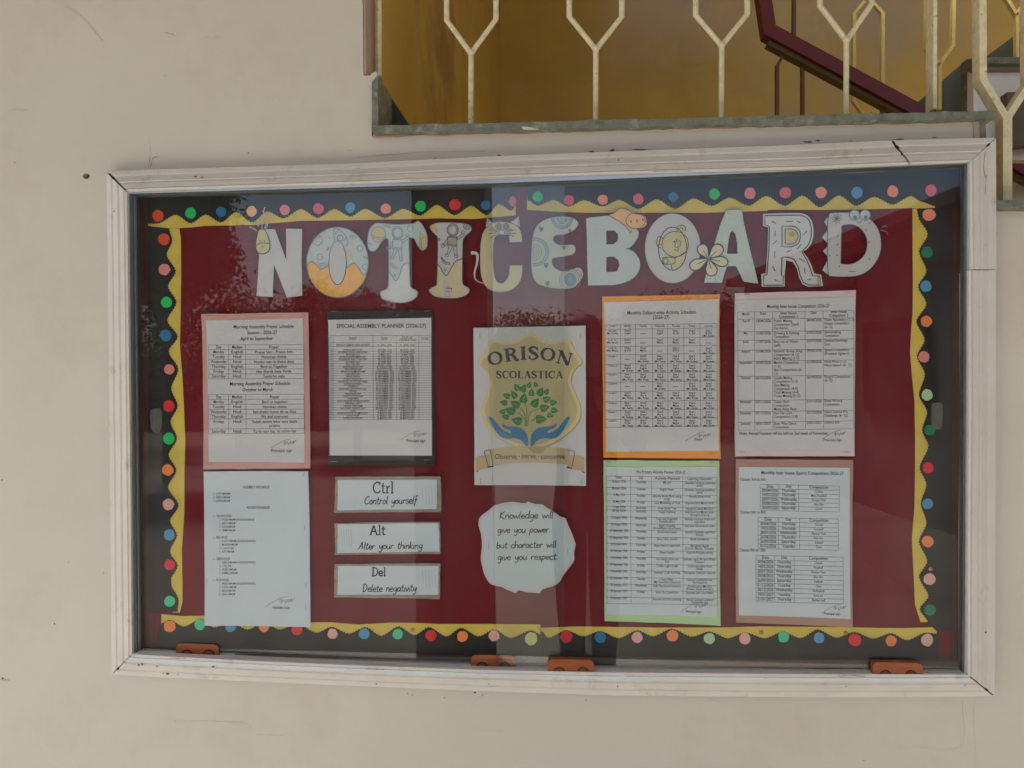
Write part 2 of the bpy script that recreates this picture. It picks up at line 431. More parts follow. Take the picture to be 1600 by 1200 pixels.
# ------------------------------------------------------------------ the school building wall
bd = thing('school_building', 'cream plastered school wall with a stairwell opening and green stone sills', 'building', (0, 0, 0))
def pw(x, z, y=0): # world x,z on the wall -> not needed as pixel
    return None
def zpx(py, px=800): return P(px, py, 0).z
# outline in photo pixels; big outer rectangle given by extrapolated pixels of the wall plane
def W2P(x, z, y=0.0):
    d = Vector((x, y, z)) - CAM; dz = d.dot(FW)
    return (800 + F * d.dot(RT) / dz, 600 - F * d.dot(UP) / dz)
XL, XR, ZT = -3.6, 3.6, 4.6
ow = [W2P(XL, 0), W2P(XR, 0), W2P(XR, ZT), W2P(XL, ZT)]
tl = W2P(P(568, 118).x, 3.3); tr = W2P(1.9, 3.3)
opening = [tl, (568, 118), (581, 118), (581, 213), (800, 207), (1100, 199), (1531, 187), (1531, 322), W2P(1.9, P(1560, 322).z), tr]
hole = ell(134.5, 275, 6, 4.6, 10)
fw_ = poly('facade_wall', [ow, opening, hole], 0, .09, WALL, bd)
# near-black disc in the drill hole: its inner shade put into the colour
poly('drill_hole_shade', [ell(134.5, 275, 7, 5.6, 10)], .03, .01, mat('hole_shade', (.02, .018, .015, 1), .9), bd)
# veranda roof slab and pillar
obj('veranda_roof', *box(XL, XR, -2.6, -.002, 3.42, 3.6), WALL, bd)
PIL = mat('brown_painted_pillar', rgb(84, 62, 52), .6, .1, 8)
DF = F / 5.5
def pillar(x0, x1, y0=-2.55, y1=-2.3):
    return obj('pillar', *box(x0, x1, y0, y1, 0.031, 3.418), PIL, bd)
pillar(-.83, -.44)

# reveals / jamb
PINKR = mat('pink_plaster_reveal', rgb(178, 152, 138), .6, .08, 12, .3, 60)
xj = P(568, 60).x
obj('jamb_facing', *box(xj + .0005, xj + .004, .001, .089, P(568, 118).z + .002, 3.299), PINKR, bd)
STONE = mat('green_grey_stone', rgb(118, 122, 110, .95), .55, .45, 45, 1.0, 60, spec=.35, dark=rgb(166, 162, 148), dscale=34, dthr=.56, bdist=.004)
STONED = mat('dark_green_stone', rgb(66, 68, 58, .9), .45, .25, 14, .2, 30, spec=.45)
# upright stone slab at the left of the opening
poly('stone_upright', [[(581, 128), (590, 118), (591, 197), (581, 207)]], -.006, .12, STONE, bd)
poly('plaster_chip', [cr([(577, 120), (586, 112), (590, 118), (586, 128), (580, 130)], 3, True)], -.004, .01, WALL, bd)
# sill slab (front face follows the photograph's slope)
rs = random.Random(3)
top = [(583 + i * 975 / 60, 196.5 - i * 24.5 / 60 * 1.0 + rs.uniform(-1.1, 1.1)) for i in range(61)]
bot = [(1558 - i * 975 / 60, 184 + i * 23.5 / 60 + rs.uniform(-1.0, 1.0)) for i in range(61)]
poly('stone_sill', [top + bot], -.022, .16, STONE, bd)
poly('sill_chip', [[(815, 199), (818, 197), (832, 199.5), (842, 202), (818, 202)]], -.0235, .003, WALL, bd)
# rough pinkish plaster band below the sill, its shadow put into the colour
j1 = [(583 + i * 945 / 50, 208.5 - i * 21.5 / 50) for i in range(51)]
j2 = [(1528 - i * 945 / 50, 190.5 + i * 24 / 50 + rs.uniform(-1.5, 1.5)) for i in range(51)]
poly('under_sill_band', [j1 + j2], -.0015, .0035, mat('pinkish_sill_shade', rgb(186, 150, 132), .7, .15, 30, .4, 60), bd)
# short upright at the right end of the sill and second (lower) sill
poly('stone_upright', [[(1531, 188), (1540, 187), (1541, 216), (1532, 216)]], -.004, .1, STONE, bd)
poly('plaster_edge', [[(1521, 187.5), (1530.5, 187), (1531, 216), (1522, 216)]], -.003, .004, mat('bare_plaster_edge', rgb(190, 165, 148), .7, .15, 40), bd)
poly('stone_sill', [[(1552, 312.5), (2200, 316), (2200, 330), (1552, 326)]], -.02, .13, STONE, bd)
poly('under_sill_band', [[(1556, 327), (2200, 331), (2200, 335), (1556, 330)]], -.0015, .0035, MATS['pinkish_sill_shade'], bd)

# stairwell inside
OCH = mat('ochre_gloss_paint', rgb(204, 176, 92, 1.1), .22, .14, 2.2, .8, 4, spec=.5, dark=rgb(196, 176, 132), dscale=.8, dthr=.53, bdist=.006)  # pale noise patches paint the gloss reflection into the ochre
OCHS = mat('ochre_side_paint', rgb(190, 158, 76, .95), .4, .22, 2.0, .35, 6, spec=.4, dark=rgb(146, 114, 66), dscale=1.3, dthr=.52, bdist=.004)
xs_ = P(598, 60, .1).x; YB = 2.77
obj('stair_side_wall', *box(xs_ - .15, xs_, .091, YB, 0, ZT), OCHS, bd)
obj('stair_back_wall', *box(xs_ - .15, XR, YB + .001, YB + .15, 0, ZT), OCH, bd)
obj('stair_end_wall', *box(XR - .1, XR + .05, .091, YB, 0, ZT), mat('cream_inner_paint', rgb(200, 180, 140), .6), bd)
obj('stair_ceiling', *merge(box(xs_ - .15, .35, .091, YB, ZT + .001, ZT + .15), box(.351, XR, 1.55, YB, ZT + .001, ZT + .15)), WALL, bd)  # unseen ceiling, its gap shaped to let daylight into the stairwell
obj('stair_floor', *box(xs_ - .15, XR, .091, YB, .001, .05), STONED, bd)
poly('stone_skirting', [[(591, 121), (640, 196), (640, 215), (591, 215)]], .12, .02, STONED, bd)
# slim grille frame bar at the left jamb
GRC = mat('cream_iron_paint', rgb(222, 212, 176), .55, .2, 60, .5, 120, dark=rgb(140, 118, 84), dscale=60, dthr=.6)
GRY = mat('yellow_lit_iron', rgb(252, 224, 150), .4, .1, 40)  # yellow bounce light painted into the inner bars' cream
GRD = mat('unlit_iron_brown', rgb(122, 96, 60), .6, .1, 40)  # dark copy of the baluster iron for the bars out of the light

gr = thing('window_grille', 'cream iron grille of four Y shaped bars above the long stone sill', 'grille', P(950, 195, .03), 'iron grilles of the stairwell')
Yg = .03
vs, fs = tube([P(591.5, 119, .06), P(591.5, -320, .06)], .007, 6); obj('side_bar', vs, fs, GRC, gr)
for (sx, sy0, sy1, ax, ay, bx, by) in ((735.5, 82, 195, 698, 32, 775, 30), (930.5, 76, 189, 889.5, 26, 971.5, 26), (1127, 70, 183, 1087, 24, 1167.5, 22), (1322, 62, 177, 1281, 9, 1362, 6)):
    r = .0055
    g1 = tube([P(sx, sy1 + 3, Yg), P(sx + .5, sy0, Yg)], r, 8)
    g2 = tube([P(sx, sy0 + 1, Yg), P(ax, ay, Yg), P(ax - 1, ay - 150, Yg), P(sx, ay - 210, Yg), P(sx, ay - 420, Yg)], r, 8)
    g3 = tube([P(sx + 1, sy0 + 1, Yg + .001), P(bx, by, Yg + .001), P(bx, by - 150, Yg + .001), P(sx + 1, ay - 212, Yg + .001)], r, 8)
    b = obj('bar', *merge(g1, g2, g3), GRC, gr, smooth=False)
    wv = []
    bm = bmesh.new(); bmesh.ops.create_icosphere(bm, subdivisions=1, radius=.0085)
    c0 = P(sx + .5, sy0, Yg - .001)
    wd = obj('weld', [v.co + c0 for v in bm.verts], [tuple(v.index for v in f.verts) for f in bm.faces], GRC, b, smooth=True); bm.free()
g2o = thing('window_grille', 'cream flat bar grille at the right edge reaching down to the lower stone sill', 'grille', P(1568, 313, .03), 'iron grilles of the stairwell')
def fbar(pts, y, hw, hd, name, m, parent):
    return obj(name, *tube([P(a, b, y) for a, b in pts], 0, flat=(hw, hd)), m, parent)
fbar([(1455, 174), (1456, -300)], .035, .0035, .016, 'post', GRC, g2o)
fbar([(1568, 316), (1568, 186)], .035, .0085, .014, 'bar', GRC, g2o)
fbar([(1567, 188), (1530.5, 128), (1528, -300)], .034, .0065, .014, 'bar', GRC, g2o)
fbar([(1568.5, 188), (1606, 130), (1607, -300)], .036, .0065, .014, 'bar', GRC, g2o)

# inner stair: handrail, balusters, landing
rl = thing('stair_railing', 'maroon handrail over yellow-lit iron balusters inside the stairwell', 'railing', P(1320, 176, .8))
MAR = mat('maroon_gloss_paint', rgb(98, 24, 40, 1.3), .3, .1, 20, spec=.5)
Yr = .85
fbar([(1168, -160), (1200, 52), (1440, 182), (1700, 322)], Yr, .019, .026, 'handrail', MAR, rl)
fbar([(1199, 68), (1434, 193), (1700, 334)], Yr + .01, .010, .018, 'rail_strip', mat('grey_brown_iron', rgb(112, 96, 70), .6), rl)
for pts in ([(1253.5, 98), (1254, 240)], [(1214, 240), (1214, 103), (1240, 60), (1241, -80)], [(1379, 165), (1379, 240)]):
    fbar(pts, Yr + .02, .005, .008, 'baluster', GRD, rl)
Yq = 1.0
for pts in ([(1362, 178), (1378, 158), (1378.5, 22), (1362, 3), (1362, -120)], [(1348, 178), (1333, 158), (1334, 22), (1350, 3)], [(1467, 172), (1467, 102), (1488, 72), (1490, -40)], [(1467, 102), (1447, 78), (1448, -40)],
            [(1588, 95), (1588, 25), (1604, 0)], [(1588, 25), (1570, -4)]):
    fbar(pts, Yq, .005, .008, 'baluster', GRY, rl)
fl = thing('stair_flight', 'white stair landing block with dark green stone stringers behind the grille', 'stairs', P(1560, 200, .5))
WHT = mat('white_gloss_paint', rgb(246, 246, 243), .25, .05, 6, .4, 10, spec=.5)
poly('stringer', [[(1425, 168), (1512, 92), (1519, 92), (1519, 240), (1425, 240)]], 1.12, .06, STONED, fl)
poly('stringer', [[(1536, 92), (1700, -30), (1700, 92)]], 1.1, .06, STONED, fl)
poly('newel_slab', [[(1511, 92), (1520, 92), (1521, 240), (1512, 240)]], .50, .03, STONE, fl)
poly('riser', [[(1521, 106), (1700, 104), (1700, 250), (1521, 250)]], .47, .03, WHT, fl)
poly('tread', [[(1519, 90), (1700, 88), (1700, 98), (1519, 99)]], .43, .05, STONE, fl)
poly('riser_strip', [[(1521, 99.5), (1700, 98.5), (1700, 107), (1521, 109)]], .45, .02, mat('grey_riser_band', rgb(150, 135, 122), .6), fl)
poly('lower_riser', [[(1574, 144), (1700, 140), (1700, 215), (1545, 235), (1574, 195)]], .42, .03, mat('dull_brown_paint', rgb(110, 96, 84), .6), fl)  # brown panel low on the landing block
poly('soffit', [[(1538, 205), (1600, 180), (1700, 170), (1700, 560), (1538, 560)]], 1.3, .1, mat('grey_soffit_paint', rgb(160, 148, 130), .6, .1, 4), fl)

# marks on the plaster: cracks, chips, smudges (each its own small piece)
def mark(name, pts, wd, m, y=-.0006, n=4, jit=.6):
    k = Ink(y); q = cr(pts, n); q = [(a + random.uniform(-jit, jit), b + random.uniform(-jit, jit)) for a, b in q]
    k.line(q, [wd * .6 * random.uniform(.15, 1.2) for _ in q]); return k.build(name, m, bd)
def blob(name, cx, cy_, rx, ry, m, y=-.0008, n=9):
    q = [(cx + rx * random.uniform(.5, 1.2) * math.cos(2 * math.pi * i / n), cy_ + ry * random.uniform(.5, 1.2) * math.sin(2 * math.pi * i / n)) for i in range(n)]
    k = Ink(y); k.fill(q); return k.build(name, m, bd)
mark('crack', [(233, 214), (235, 240), (233, 262)], 1.2, CRK)
mark('crack', [(235, 262), (238, 250), (243, 245), (248, 246)], 1.6, CRK)
mark('crack', [(258, 51), (265, 52), (272, 55)], 1.3, CRK)
mark('crack', [(540, 236), (548, 235)], 1.1, CRK); mark('crack', [(130, 246), (130, 255), (135, 254)], 1.0, SMUDGE)
mark('crack', [(272, 1127), (320, 1127), (385, 1130), (388, 1143)], .9, SMUDGE); mark('crack', [(400, 1147), (430, 1149), (445, 1148)], .9, SMUDGE); mark('crack', [(492, 1146), (505, 1149)], 1, SMUDGE)
mark('crack', [(1503, 1095), (1503, 1165), (1440, 1168), (1362, 1167)], .9, SMUDGE); mark('crack', [(1524, 1090), (1521, 1125), (1524, 1165), (1523, 1200)], .9, SMUDGE)
mark('crack', [(1238, 1174), (1245, 1175), (1256, 1170)], 1.3, SMUDGE); mark('crack', [(1160, 1125), (1175, 1127)], 1, SMUDGE)
mark('crack', [(1095, 1096), (1110, 1093), (1125, 1096)], 1.2, SMUDGE); mark('crack', [(745, 1141), (785, 1142)], .8, SMUDGE)
mark('crack', [(735, 1110), (742, 1095), (760, 1085)], .8, SMUDGE, jit=1.5)
mark('smudge', [(104, 12), (130, 28), (160, 64)], 5, FAINT, n=5); mark('smudge', [(318, 58), (333, 60), (345, 55)], 7, FAINT); mark('smudge', [(10, 172), (26, 171), (42, 172)], 4, FAINT)
mark('crack', [(258, 118), (280, 114), (320, 112)], 1.2, FAINT); mark('crack', [(205, 108), (214, 112)], 1.2, FAINT)
for (x, y_, r) in ((23, 254, 1.2), (257, 118, 1.1), (388, 239, 1.4), (3, 750, 1.4), (85, 975, 1.4), (107, 878, 1), (162, 895, 1), (4, 1060, 2), (742, 1082, 1.8), (754, 1086, 1), (637, 1084, 1), (644, 1086, 1), (694, 1090, 1.2), (1557, 365, 1), (1350, 1188, 1), (915, 1094, 1), (350, 1150, .8)):
    blob('spot', x, y_, r, r, CHIP)
mark('crack', [(560, 246), (640, 239), (700, 237), (760, 236)], 1.0, CRK)
for (x, y_, rx, ry) in ((925, 238, 7, 1.6), (956, 236, 5, 3), (1000, 235, 14, 1.6), (780, 244, 4.5, 2), (1262, 223, 10, 2), (1278, 221, 5, 2), (1330, 221, 2, 1), (1168, 231, 5, 1), (680, 248, 2, 1), (1405, 219, 9, 1.4), (1460, 216, 5, 1.3)):
    blob('paint_chip', x, y_ - 1.4, rx * .9, ry * .8, CHIP, n=11)
blob('smudge', 8, 1063, 7, 2, SMUDGE)

# ------------------------------------------------------------------ notice board case
nb = thing('notice_board', 'wide wall mounted notice board case with cream moulded frame and sliding glass', 'notice board', P(860, 1060, 0))
OT = [(167, 268), (235, 265), (400, 260), (560, 255), (760, 244.5), (955, 237), (1250, 226), (1400, 219), (1556, 215)]
IT = [(198, 299), (260, 296), (415, 291), (565, 286), (762, 278), (950, 271.5), (1240, 264), (1385, 258), (1515, 253)]
OB = [(175, 1054), (250, 1058), (400, 1065), (560, 1072), (760, 1080), (960, 1086.5), (1150, 1088.5), (1300, 1089.5), (1554, 1088)]
IB = [(206, 1022), (270, 1026), (410, 1033.5), (565, 1040), (760, 1047), (955, 1051), (1145, 1052.5), (1292, 1053.5), (1512, 1054)]
OL = [(167, 268), (169, 430), (171, 620), (173, 840), (175, 1054)]; IL = [(198, 299), (200, 430), (202, 620), (204.5, 840), (206, 1022)]
OR = [(1556, 215), (1556.5, 420), (1555.5, 640), (1555, 860), (1554, 1088)]; IR = [(1515, 253), (1516.5, 420), (1514, 640), (1512, 860), (1512, 1054)]
PROF = [(0, -.004), (0, -.020), (.03, -.024), (.22, -.0275), (.27, -.0262), (.33, -.0285), (.56, -.038), (.62, -.0362), (.68, -.0405), (.86, -.045), (.89, -.043), (.93, -.0465), (1, -.046), (1, -.012)]
def rail(O, I, name, g0=0.0, g1=0.0):
    """moulding swept between outer and inner edge lines; g0/g1 open the mitre joints (fraction)"""
    O = [P(a, b, -.020) for a, b in O]; I = [P(a, b, -.046) for a, b in I]
    def shift(A, g0, g1):
        A = list(A); A[0] = A[0].lerp(A[1], g0); A[-1] = A[-1].lerp(A[-2], g1); return A
    n = len(PROF); vs, fs = [], []
    O2, I2 = shift(O, g0, g1), shift(I, g0, g1)
    for o_, i_ in zip(O2, I2):
        for u, yy in PROF:
            v = o_.lerp(i_, u); vs.append(Vector((v.x, yy, v.z)))
    for s_ in range(len(O) - 1):
        for k in range(n - 1): fs.append((s_ * n + k, s_ * n + k + 1, (s_ + 1) * n + k + 1, (s_ + 1) * n + k))
    fs.append(tuple(range(n))); fs.append(tuple((len(O) - 1) * n + k for k in range(n)))
    o = obj(name, vs, fs, FRAME, nb)
    bm = bmesh.new(); bm.from_mesh(o.data); bmesh.ops.recalc_face_normals(bm, faces=bm.faces); bm.to_mesh(o.data); bm.free()
    return o
CO, CI = (1391, 219.3), (1421, 256.5)
rail(OT[:7] + [CO], IT[:7] + [CI], 'top_rail', .035, .008)
rail([(1394, 219.2), (1470, 217), (1556, 215)], [(1424, 256.3), (1470, 254.7), (1515, 253)], 'top_rail', .0, .004)
rail(OL, IL, 'left_rail', .012, .004)
rail([OR[0], (1556.5, 421)], [IR[0], (1516.5, 421)], 'right_rail', .005, 0)
rail([(1555.8, 422.5)] + OR[2:], [(1513.5, 422.5)] + IR[2:], 'right_rail', 0, .004)
rail(OB, IB, 'bottom_rail', .012, .008)
# dark joint cores just behind the mitres
DJ = mat('dark_joint', (.03, .025, .02, 1), .9)
for a, b in (((169, 270), (197, 298)), ((1392, 219.5), (1422, 254)), ((1555, 216), (1515, 253)), ((1553, 1087), (1512, 1054)), ((177, 1053), (205, 1023))):
    pa, pb = P(a[0], a[1], -.02), P(b[0], b[1], -.036)
    pa, pb = pa.lerp(pb, .08), pa.lerp(pb, .95); obj('joint_filler', *tube([pa, pb], 0, flat=(.0018, .003)), DJ, nb)
k = Ink(-.0472)
def fmark(pts, wd, m, y):
    k = Ink(y); q = cr(pts, 4); q = [(a + random.uniform(-.3, .3), b + random.uniform(-.4, .4)) for a, b in q]; k.line(q, [wd * random.uniform(.3, 1.1) for _ in q]); return k.build('hairline_crack', m, nb)
for pts, wd, m, y in (([(1313, 270.5), (1380, 268)], .8, CRK, -.0485), ([(264, 1029), (275, 1028.6), (290, 1028.2)], .9, CRK, -.0485), ([(1310, 1057), (1330, 1056), (1352, 1057)], 1.2, CRK, -.0485), ([(1540, 235), (1537, 262), (1541, 280)], 1.1, CRK, -.046), ([(1541, 275), (1539, 305)], 1, CRK, -.046),
                      ([(570, 1045), (585, 1045), (600, 1046)], .9, CHIP, -.0485), ([(1020, 268), (1080, 267)], .7, CHIP, -.0485), ([(640, 282), (760, 278), (820, 276)], .7, CHIP, -.0485)):
    fmark(pts, wd, m, y)
for (x, y_, rx, ry) in ((262, 1053, 4, 2.2), (255, 1052, 1.5, 1.5), (217, 1039, 2, 2.5), (222, 1038, 2, 3), (245, 1041, 2, 1.2), (333, 1042, 3, 2), (278, 1054, 1, 1), (588, 1069, 1.5, 1.5), (764, 1069, 1, 1.5), (965, 1073, 1.6, 1.2), (1322, 1072, 1.4, 1.2), (1508, 1071, 1.2, 1.2), (966, 250, 1.4, 1.6), (560, 263, 1.2, 1.2), (305, 276, 3, 1.5), (316, 277, 2.5, 1.2), (178, 330, 1.5, 1.5), (1540, 988, 2.2, 2.2), (1541, 275, 1.3, 1.3), (1345, 234, 1, 1.2), (1554, 315, 1.2, 1.2)):
    k = Ink(-.0475 if False else -.044 if rx > 0 else 0)
    q = [(x + rx * random.uniform(.5, 1.1) * math.cos(2 * math.pi * i / 8), y_ + ry * random.uniform(.5, 1.1) * math.sin(2 * math.pi * i / 8)) for i in range(8)]
    k.fill(q); k.build('paint_chip', CHIP, nb)

# inner aluminium channel (top, bottom, sides)
GT = [(214, 304), (560, 296.5), (757, 291), (882, 286.5), (940, 284), (1200, 272), (1506, 258)]
GB = [(220, 1018), (560, 1033), (758, 1040), (960, 1044.5), (1200, 1046), (1506, 1046.5)]
def strip(name, A, B, y, th, m): return poly(name, [A + list(reversed(B))], y, th, m, nb)
def off(L, dy): return [(a, b + dy) for a, b in L]
strip('top_track', [(196, 297), (560, 284), (757, 276), (940, 270), (1200, 263), (1516, 251)], [(200, 302.5), (560, 292), (757, 286.5), (940, 280), (1200, 269), (1512, 255)], -.040, .004, ALU)
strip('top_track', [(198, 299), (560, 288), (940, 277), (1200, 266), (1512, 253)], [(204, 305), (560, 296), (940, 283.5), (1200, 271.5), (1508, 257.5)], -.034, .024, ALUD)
TRK = mat('sky_tinted_track', rgb(176, 196, 208, 1.25), .3, .12, 30, metal=0, spec=.5, stretch=(.3, 1, 1))  # aluminium track with its bluish sky reflection painted as base colour
def channel(name, ya, yb, dz, m):
    vs, fs = [], []
    for a, b in GB:
        p = P(a, b, -.0215); x, z = p.x, p.z + dz
        vs += [Vector((x, ya, z)), Vector((x, yb, z)), Vector((x, yb, z - .012)), Vector((x, ya, z - .012))]
    for q in range(len(GB) - 1):
        for e in range(4): fs.append((q * 4 + e, q * 4 + (e + 1) % 4, (q + 1) * 4 + (e + 1) % 4, (q + 1) * 4 + e))
    return obj(name, vs, fs, m, nb)
channel('bottom_track', -.0125, -.0435, -.0005, TRK)
channel('track_lip', -.0125, -.0142, .0030, ALU); channel('track_lip', -.0285, -.0296, .0010, ALU); channel('track_lip', -.0372, -.0386, .0016, ALU)
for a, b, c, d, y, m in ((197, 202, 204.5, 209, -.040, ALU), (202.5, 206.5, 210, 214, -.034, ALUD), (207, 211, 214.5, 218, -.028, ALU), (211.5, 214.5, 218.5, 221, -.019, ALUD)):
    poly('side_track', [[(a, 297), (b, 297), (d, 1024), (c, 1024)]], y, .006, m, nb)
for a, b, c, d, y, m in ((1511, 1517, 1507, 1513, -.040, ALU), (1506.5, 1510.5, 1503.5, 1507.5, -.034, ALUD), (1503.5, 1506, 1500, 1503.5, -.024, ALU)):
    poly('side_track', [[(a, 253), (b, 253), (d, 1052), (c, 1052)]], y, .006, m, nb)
# inner box sides and the back panel with its cloth
poly('back_panel', [[(185, 285), (1532, 235), (1532, 1070), (185, 1045)]], Y_BACK, .005, LEDGE, nb)
poly('cloth_lining', [[(214, 300), (1506, 253), (1508, 1030), (240, 1028), (219, 1022)]], Y_CLOTH, .0015, CLOTH, nb)
LIN = mat('brown_maroon_lining', rgb(66, 34, 26, 1.3), .7, .15, 12, stretch=(1, 1, .3))
poly('side_lining', [[(214, 300), (233, 300), (240, 1024), (221, 1024)]], Y_CLOTH - .0008, .0006, LIN, nb)
poly('side_lining', [[(1489, 290), (1507, 290), (1507, 1042), (1487, 1040)]], Y_CLOTH - .0008, .0006, LIN, nb)
poly('bottom_ledge', [[(236, 1022), (560, 1025), (960, 1030), (1502, 1034), (1506, 1050), (222, 1022)]], Y_CLOTH - .012, .012, LEDGE, nb)
TRM = mat('yellow_wood_edge', rgb(170, 148, 70), .6, .2, 60, stretch=(1, 1, .3))
poly('yellow_edge', [[(212, 330), (214, 330), (216, 860), (214, 860)]], -.0145, .004, TRM, nb)
poly('yellow_edge', [[(1502.5, 310), (1504.5, 310), (1503, 760), (1501, 760)]], -.0145, .004, TRM, nb)

# glass panes, each with its wooden finger pulls
def pane(name_lab, A, y):
    th = .004
    vs, fs = poly_geo([A], y, th); nf = len(fs); nside = len(A)
    o = obj('glass_pane', vs, fs, GLASS, nb, mats=[GEDGE], fm=[0] * (nf - nside) + [1] * nside)
    o['label'] = name_lab
    return o
paneL = pane('rear glass pane covering the left half', [(205, 303), (882, 288), (882, 1046), (212, 1024)], -.0235)
paneR = pane('front glass pane covering the right half, its left edge leaning', [(757.5, 291), (1508, 256), (1508, 1052), (777, 1047)], -.0305)
WOOD = mat('orange_brown_wood', rgb(134, 70, 34, 1.2), .5, .4, 22, .1, 60, spec=.4, stretch=(.5, 1, 7))
WOODD = mat('dark_groove', rgb(52, 26, 18), .7)
WOODI = mat('grey_brown_recess', rgb(110, 66, 48), .6, .2, 30)
for (a, b, c, d, pn, yy, tilt) in ((275, 342, 1005.5, 1023, paneL, -.0235, 1.5), (736, 805, 1023.5, 1043, paneL, -.0235, .5), (856, 928, 1030, 1050.5, paneR, -.0305, 1), (1364, 1442, 1034.5, 1055, paneR, -.0305, 1.5)):
    q = [(a, d), (a, c + 6), (a + 2, c + 2), (a + 6, c), ((a + b) / 2, c + tilt * .4), (b - 8, c + tilt), (b - 3, c + tilt + 2), (b, c + tilt + 6), (b + .5, d + tilt)]
    th = .0122 if pn is paneR else .0023
    pb = poly('pull_block', [q], yy - th - .0002, th, WOOD, pn)
    kk = Ink(yy - th - .0006); k2 = Ink(yy - th - .0004)
    for cx in (a + (b - a) * .25, a + (b - a) * .76):
        arc = ell(cx, d + tilt * .6 + 1, 9, 9, 14, 184, 356)
        kk = Ink(yy - th - .0006); k2 = Ink(yy - th - .0004)
        kk.line(arc, 2.0); k2.fill(arc)
        k2.build('grip_recess', WOODI, pb); kk.build('grip_groove', WOODD, pb)
TAPE = mat('old_clear_tape', rgb(120, 122, 112), .25, .3, 90)
def tape_mat():
    m = bpy.data.materials.new('clear_tape'); m.use_nodes = True; N = m.node_tree.nodes; L = m.node_tree.links; b = N['Principled BSDF']
    b.inputs['Base Color'].default_value = (.55, .55, .48, 1); b.inputs['Roughness'].default_value = .35
    nz = N.new('ShaderNodeTexNoise'); nz.inputs['Scale'].default_value = 220; mr = N.new('ShaderNodeMapRange'); mr.inputs['From Min'].default_value = .45; mr.inputs['From Max'].default_value = .7; mr.inputs['To Min'].default_value = .0; mr.inputs['To Max'].default_value = .3
    L.new(nz.outputs['Fac'], mr.inputs['Value']); L.new(mr.outputs[0], b.inputs['Alpha']); return m
TP = tape_mat()
poly('clear_tape', [cr([(1456, 632), (1464, 629), (1472, 632), (1473, 650), (1471, 668), (1464, 671), (1457, 666), (1455, 648)], 3, True)], -.0309, .0003, TP, paneR)
poly('clear_tape', [cr([(236, 641), (245, 638), (252, 642), (253, 655), (251, 672), (243, 677), (236, 670), (235, 655)], 3, True)], -.0239, .0003, TP, paneL)

# ------------------------------------------------------------------ scalloped border strips with their paper dots
Y0 = Y_CLOTH
def zo(ox, oy, s, *pts): return Z(ox, oy, s, pts)
def wave(pts, horiz=True, n=9):
    """eased curve through alternating crests and hollows, with pinked teeth"""
    out = []
    for i in range(len(pts) - 1):
        (x0, y0), (x1, y1) = pts[i], pts[i + 1]
        for k in range(n):
            t = k / n; e = (1 - math.cos(math.pi * t)) / 2; e = e * .65 + t * .35
            if horiz: out.append((x0 + (x1 - x0) * t, y0 + (y1 - y0) * e))
            else: out.append((x0 + (x1 - x0) * e, y0 + (y1 - y0) * t))
    out.append(pts[-1]); return out
def teeth(pts, amp=1.7, per=4.8):
    out = []; acc = 0; sgn = 1; L = 0; seg = []
    d = [0]
    for a, b in zip(pts, pts[1:]): d.append(d[-1] + math.hypot(b[0] - a[0], b[1] - a[1]))
    n = max(int(d[-1] / (per / 2)), 2); j = 0
    for i in range(n + 1):
        s = d[-1] * i / n
        while j < len(pts) - 2 and d[j + 1] < s: j += 1
        u = (s - d[j]) / max(d[j + 1] - d[j], 1e-6); a, b = pts[j], pts[j + 1]
        dx, dy = b[0] - a[0], b[1] - a[1]; L = math.hypot(dx, dy) or 1
        sg = amp / 2 * (1 if i % 2 else -1)
        out.append((a[0] + dx * u - dy / L * sg, a[1] + dy * u + dx / L * sg))
    return out
COL = {}
def dotmat(nm, r, g, b): return mat(nm + '_dot_paper', rgb(r, g, b, K * .95), .7, .05, 60)
DC = {'orange red': (196, 66, 36), 'orange': (214, 118, 62), 'green': (26, 166, 84), 'blue': (36, 102, 142), 'light blue': (70, 128, 164), 'peach': (214, 158, 112), 'pink': (196, 116, 116), 'rose': (190, 84, 96),
      'red': (188, 38, 46), 'salmon': (212, 124, 104), 'teal': (56, 170, 124), 'pale pink': (194, 146, 138), 'pale green': (150, 180, 140), 'dark green': (16, 104, 68), 'cream': (180, 178, 112)}
def strip_thing(label, loc, black, yellow, dots, pins=()):
    t = thing('border_strip', label, 'border', P(*loc, Y0), 'scalloped paper borders round the board')
    poly('yellow_strip', [yellow], Y0 - .0012, .0008, YELLOW, t)
    poly('black_card', [black], Y0 - .0022, .0007, BLACKP, t)
    for (x, y_, c, *rr) in dots:
        r = rr[0] if rr else 8.6
        q = [(x + r * random.uniform(.91, 1.06) * math.cos(2 * math.pi * i / 14), y_ + r * 1.02 * random.uniform(.91, 1.06) * math.sin(2 * math.pi * i / 14)) for i in range(14)]
        if rr and len(rr) > 1: q = [(x + (a - x) * rr[1], b) for a, b in q]
        o = poly('paper_dot', [cr(q, 2, True)], Y0 - .0030, .0005, dotmat(c.replace(' ', '_'), *DC[c]), t); o['label'] = c + ' paper dot'
    for (x, y_) in pins:
        bm = bmesh.new(); bmesh.ops.create_icosphere(bm, subdivisions=2, radius=.0042); c0 = P(x, y_, Y0 - .003)
        obj('drawing_pin', [Vector((v.co.x, v.co.y * .5, v.co.z)) + c0 for v in bm.verts], [tuple(v.index for v in f.verts) for f in bm.faces], BRASS, t, smooth=True); bm.free()
    return t

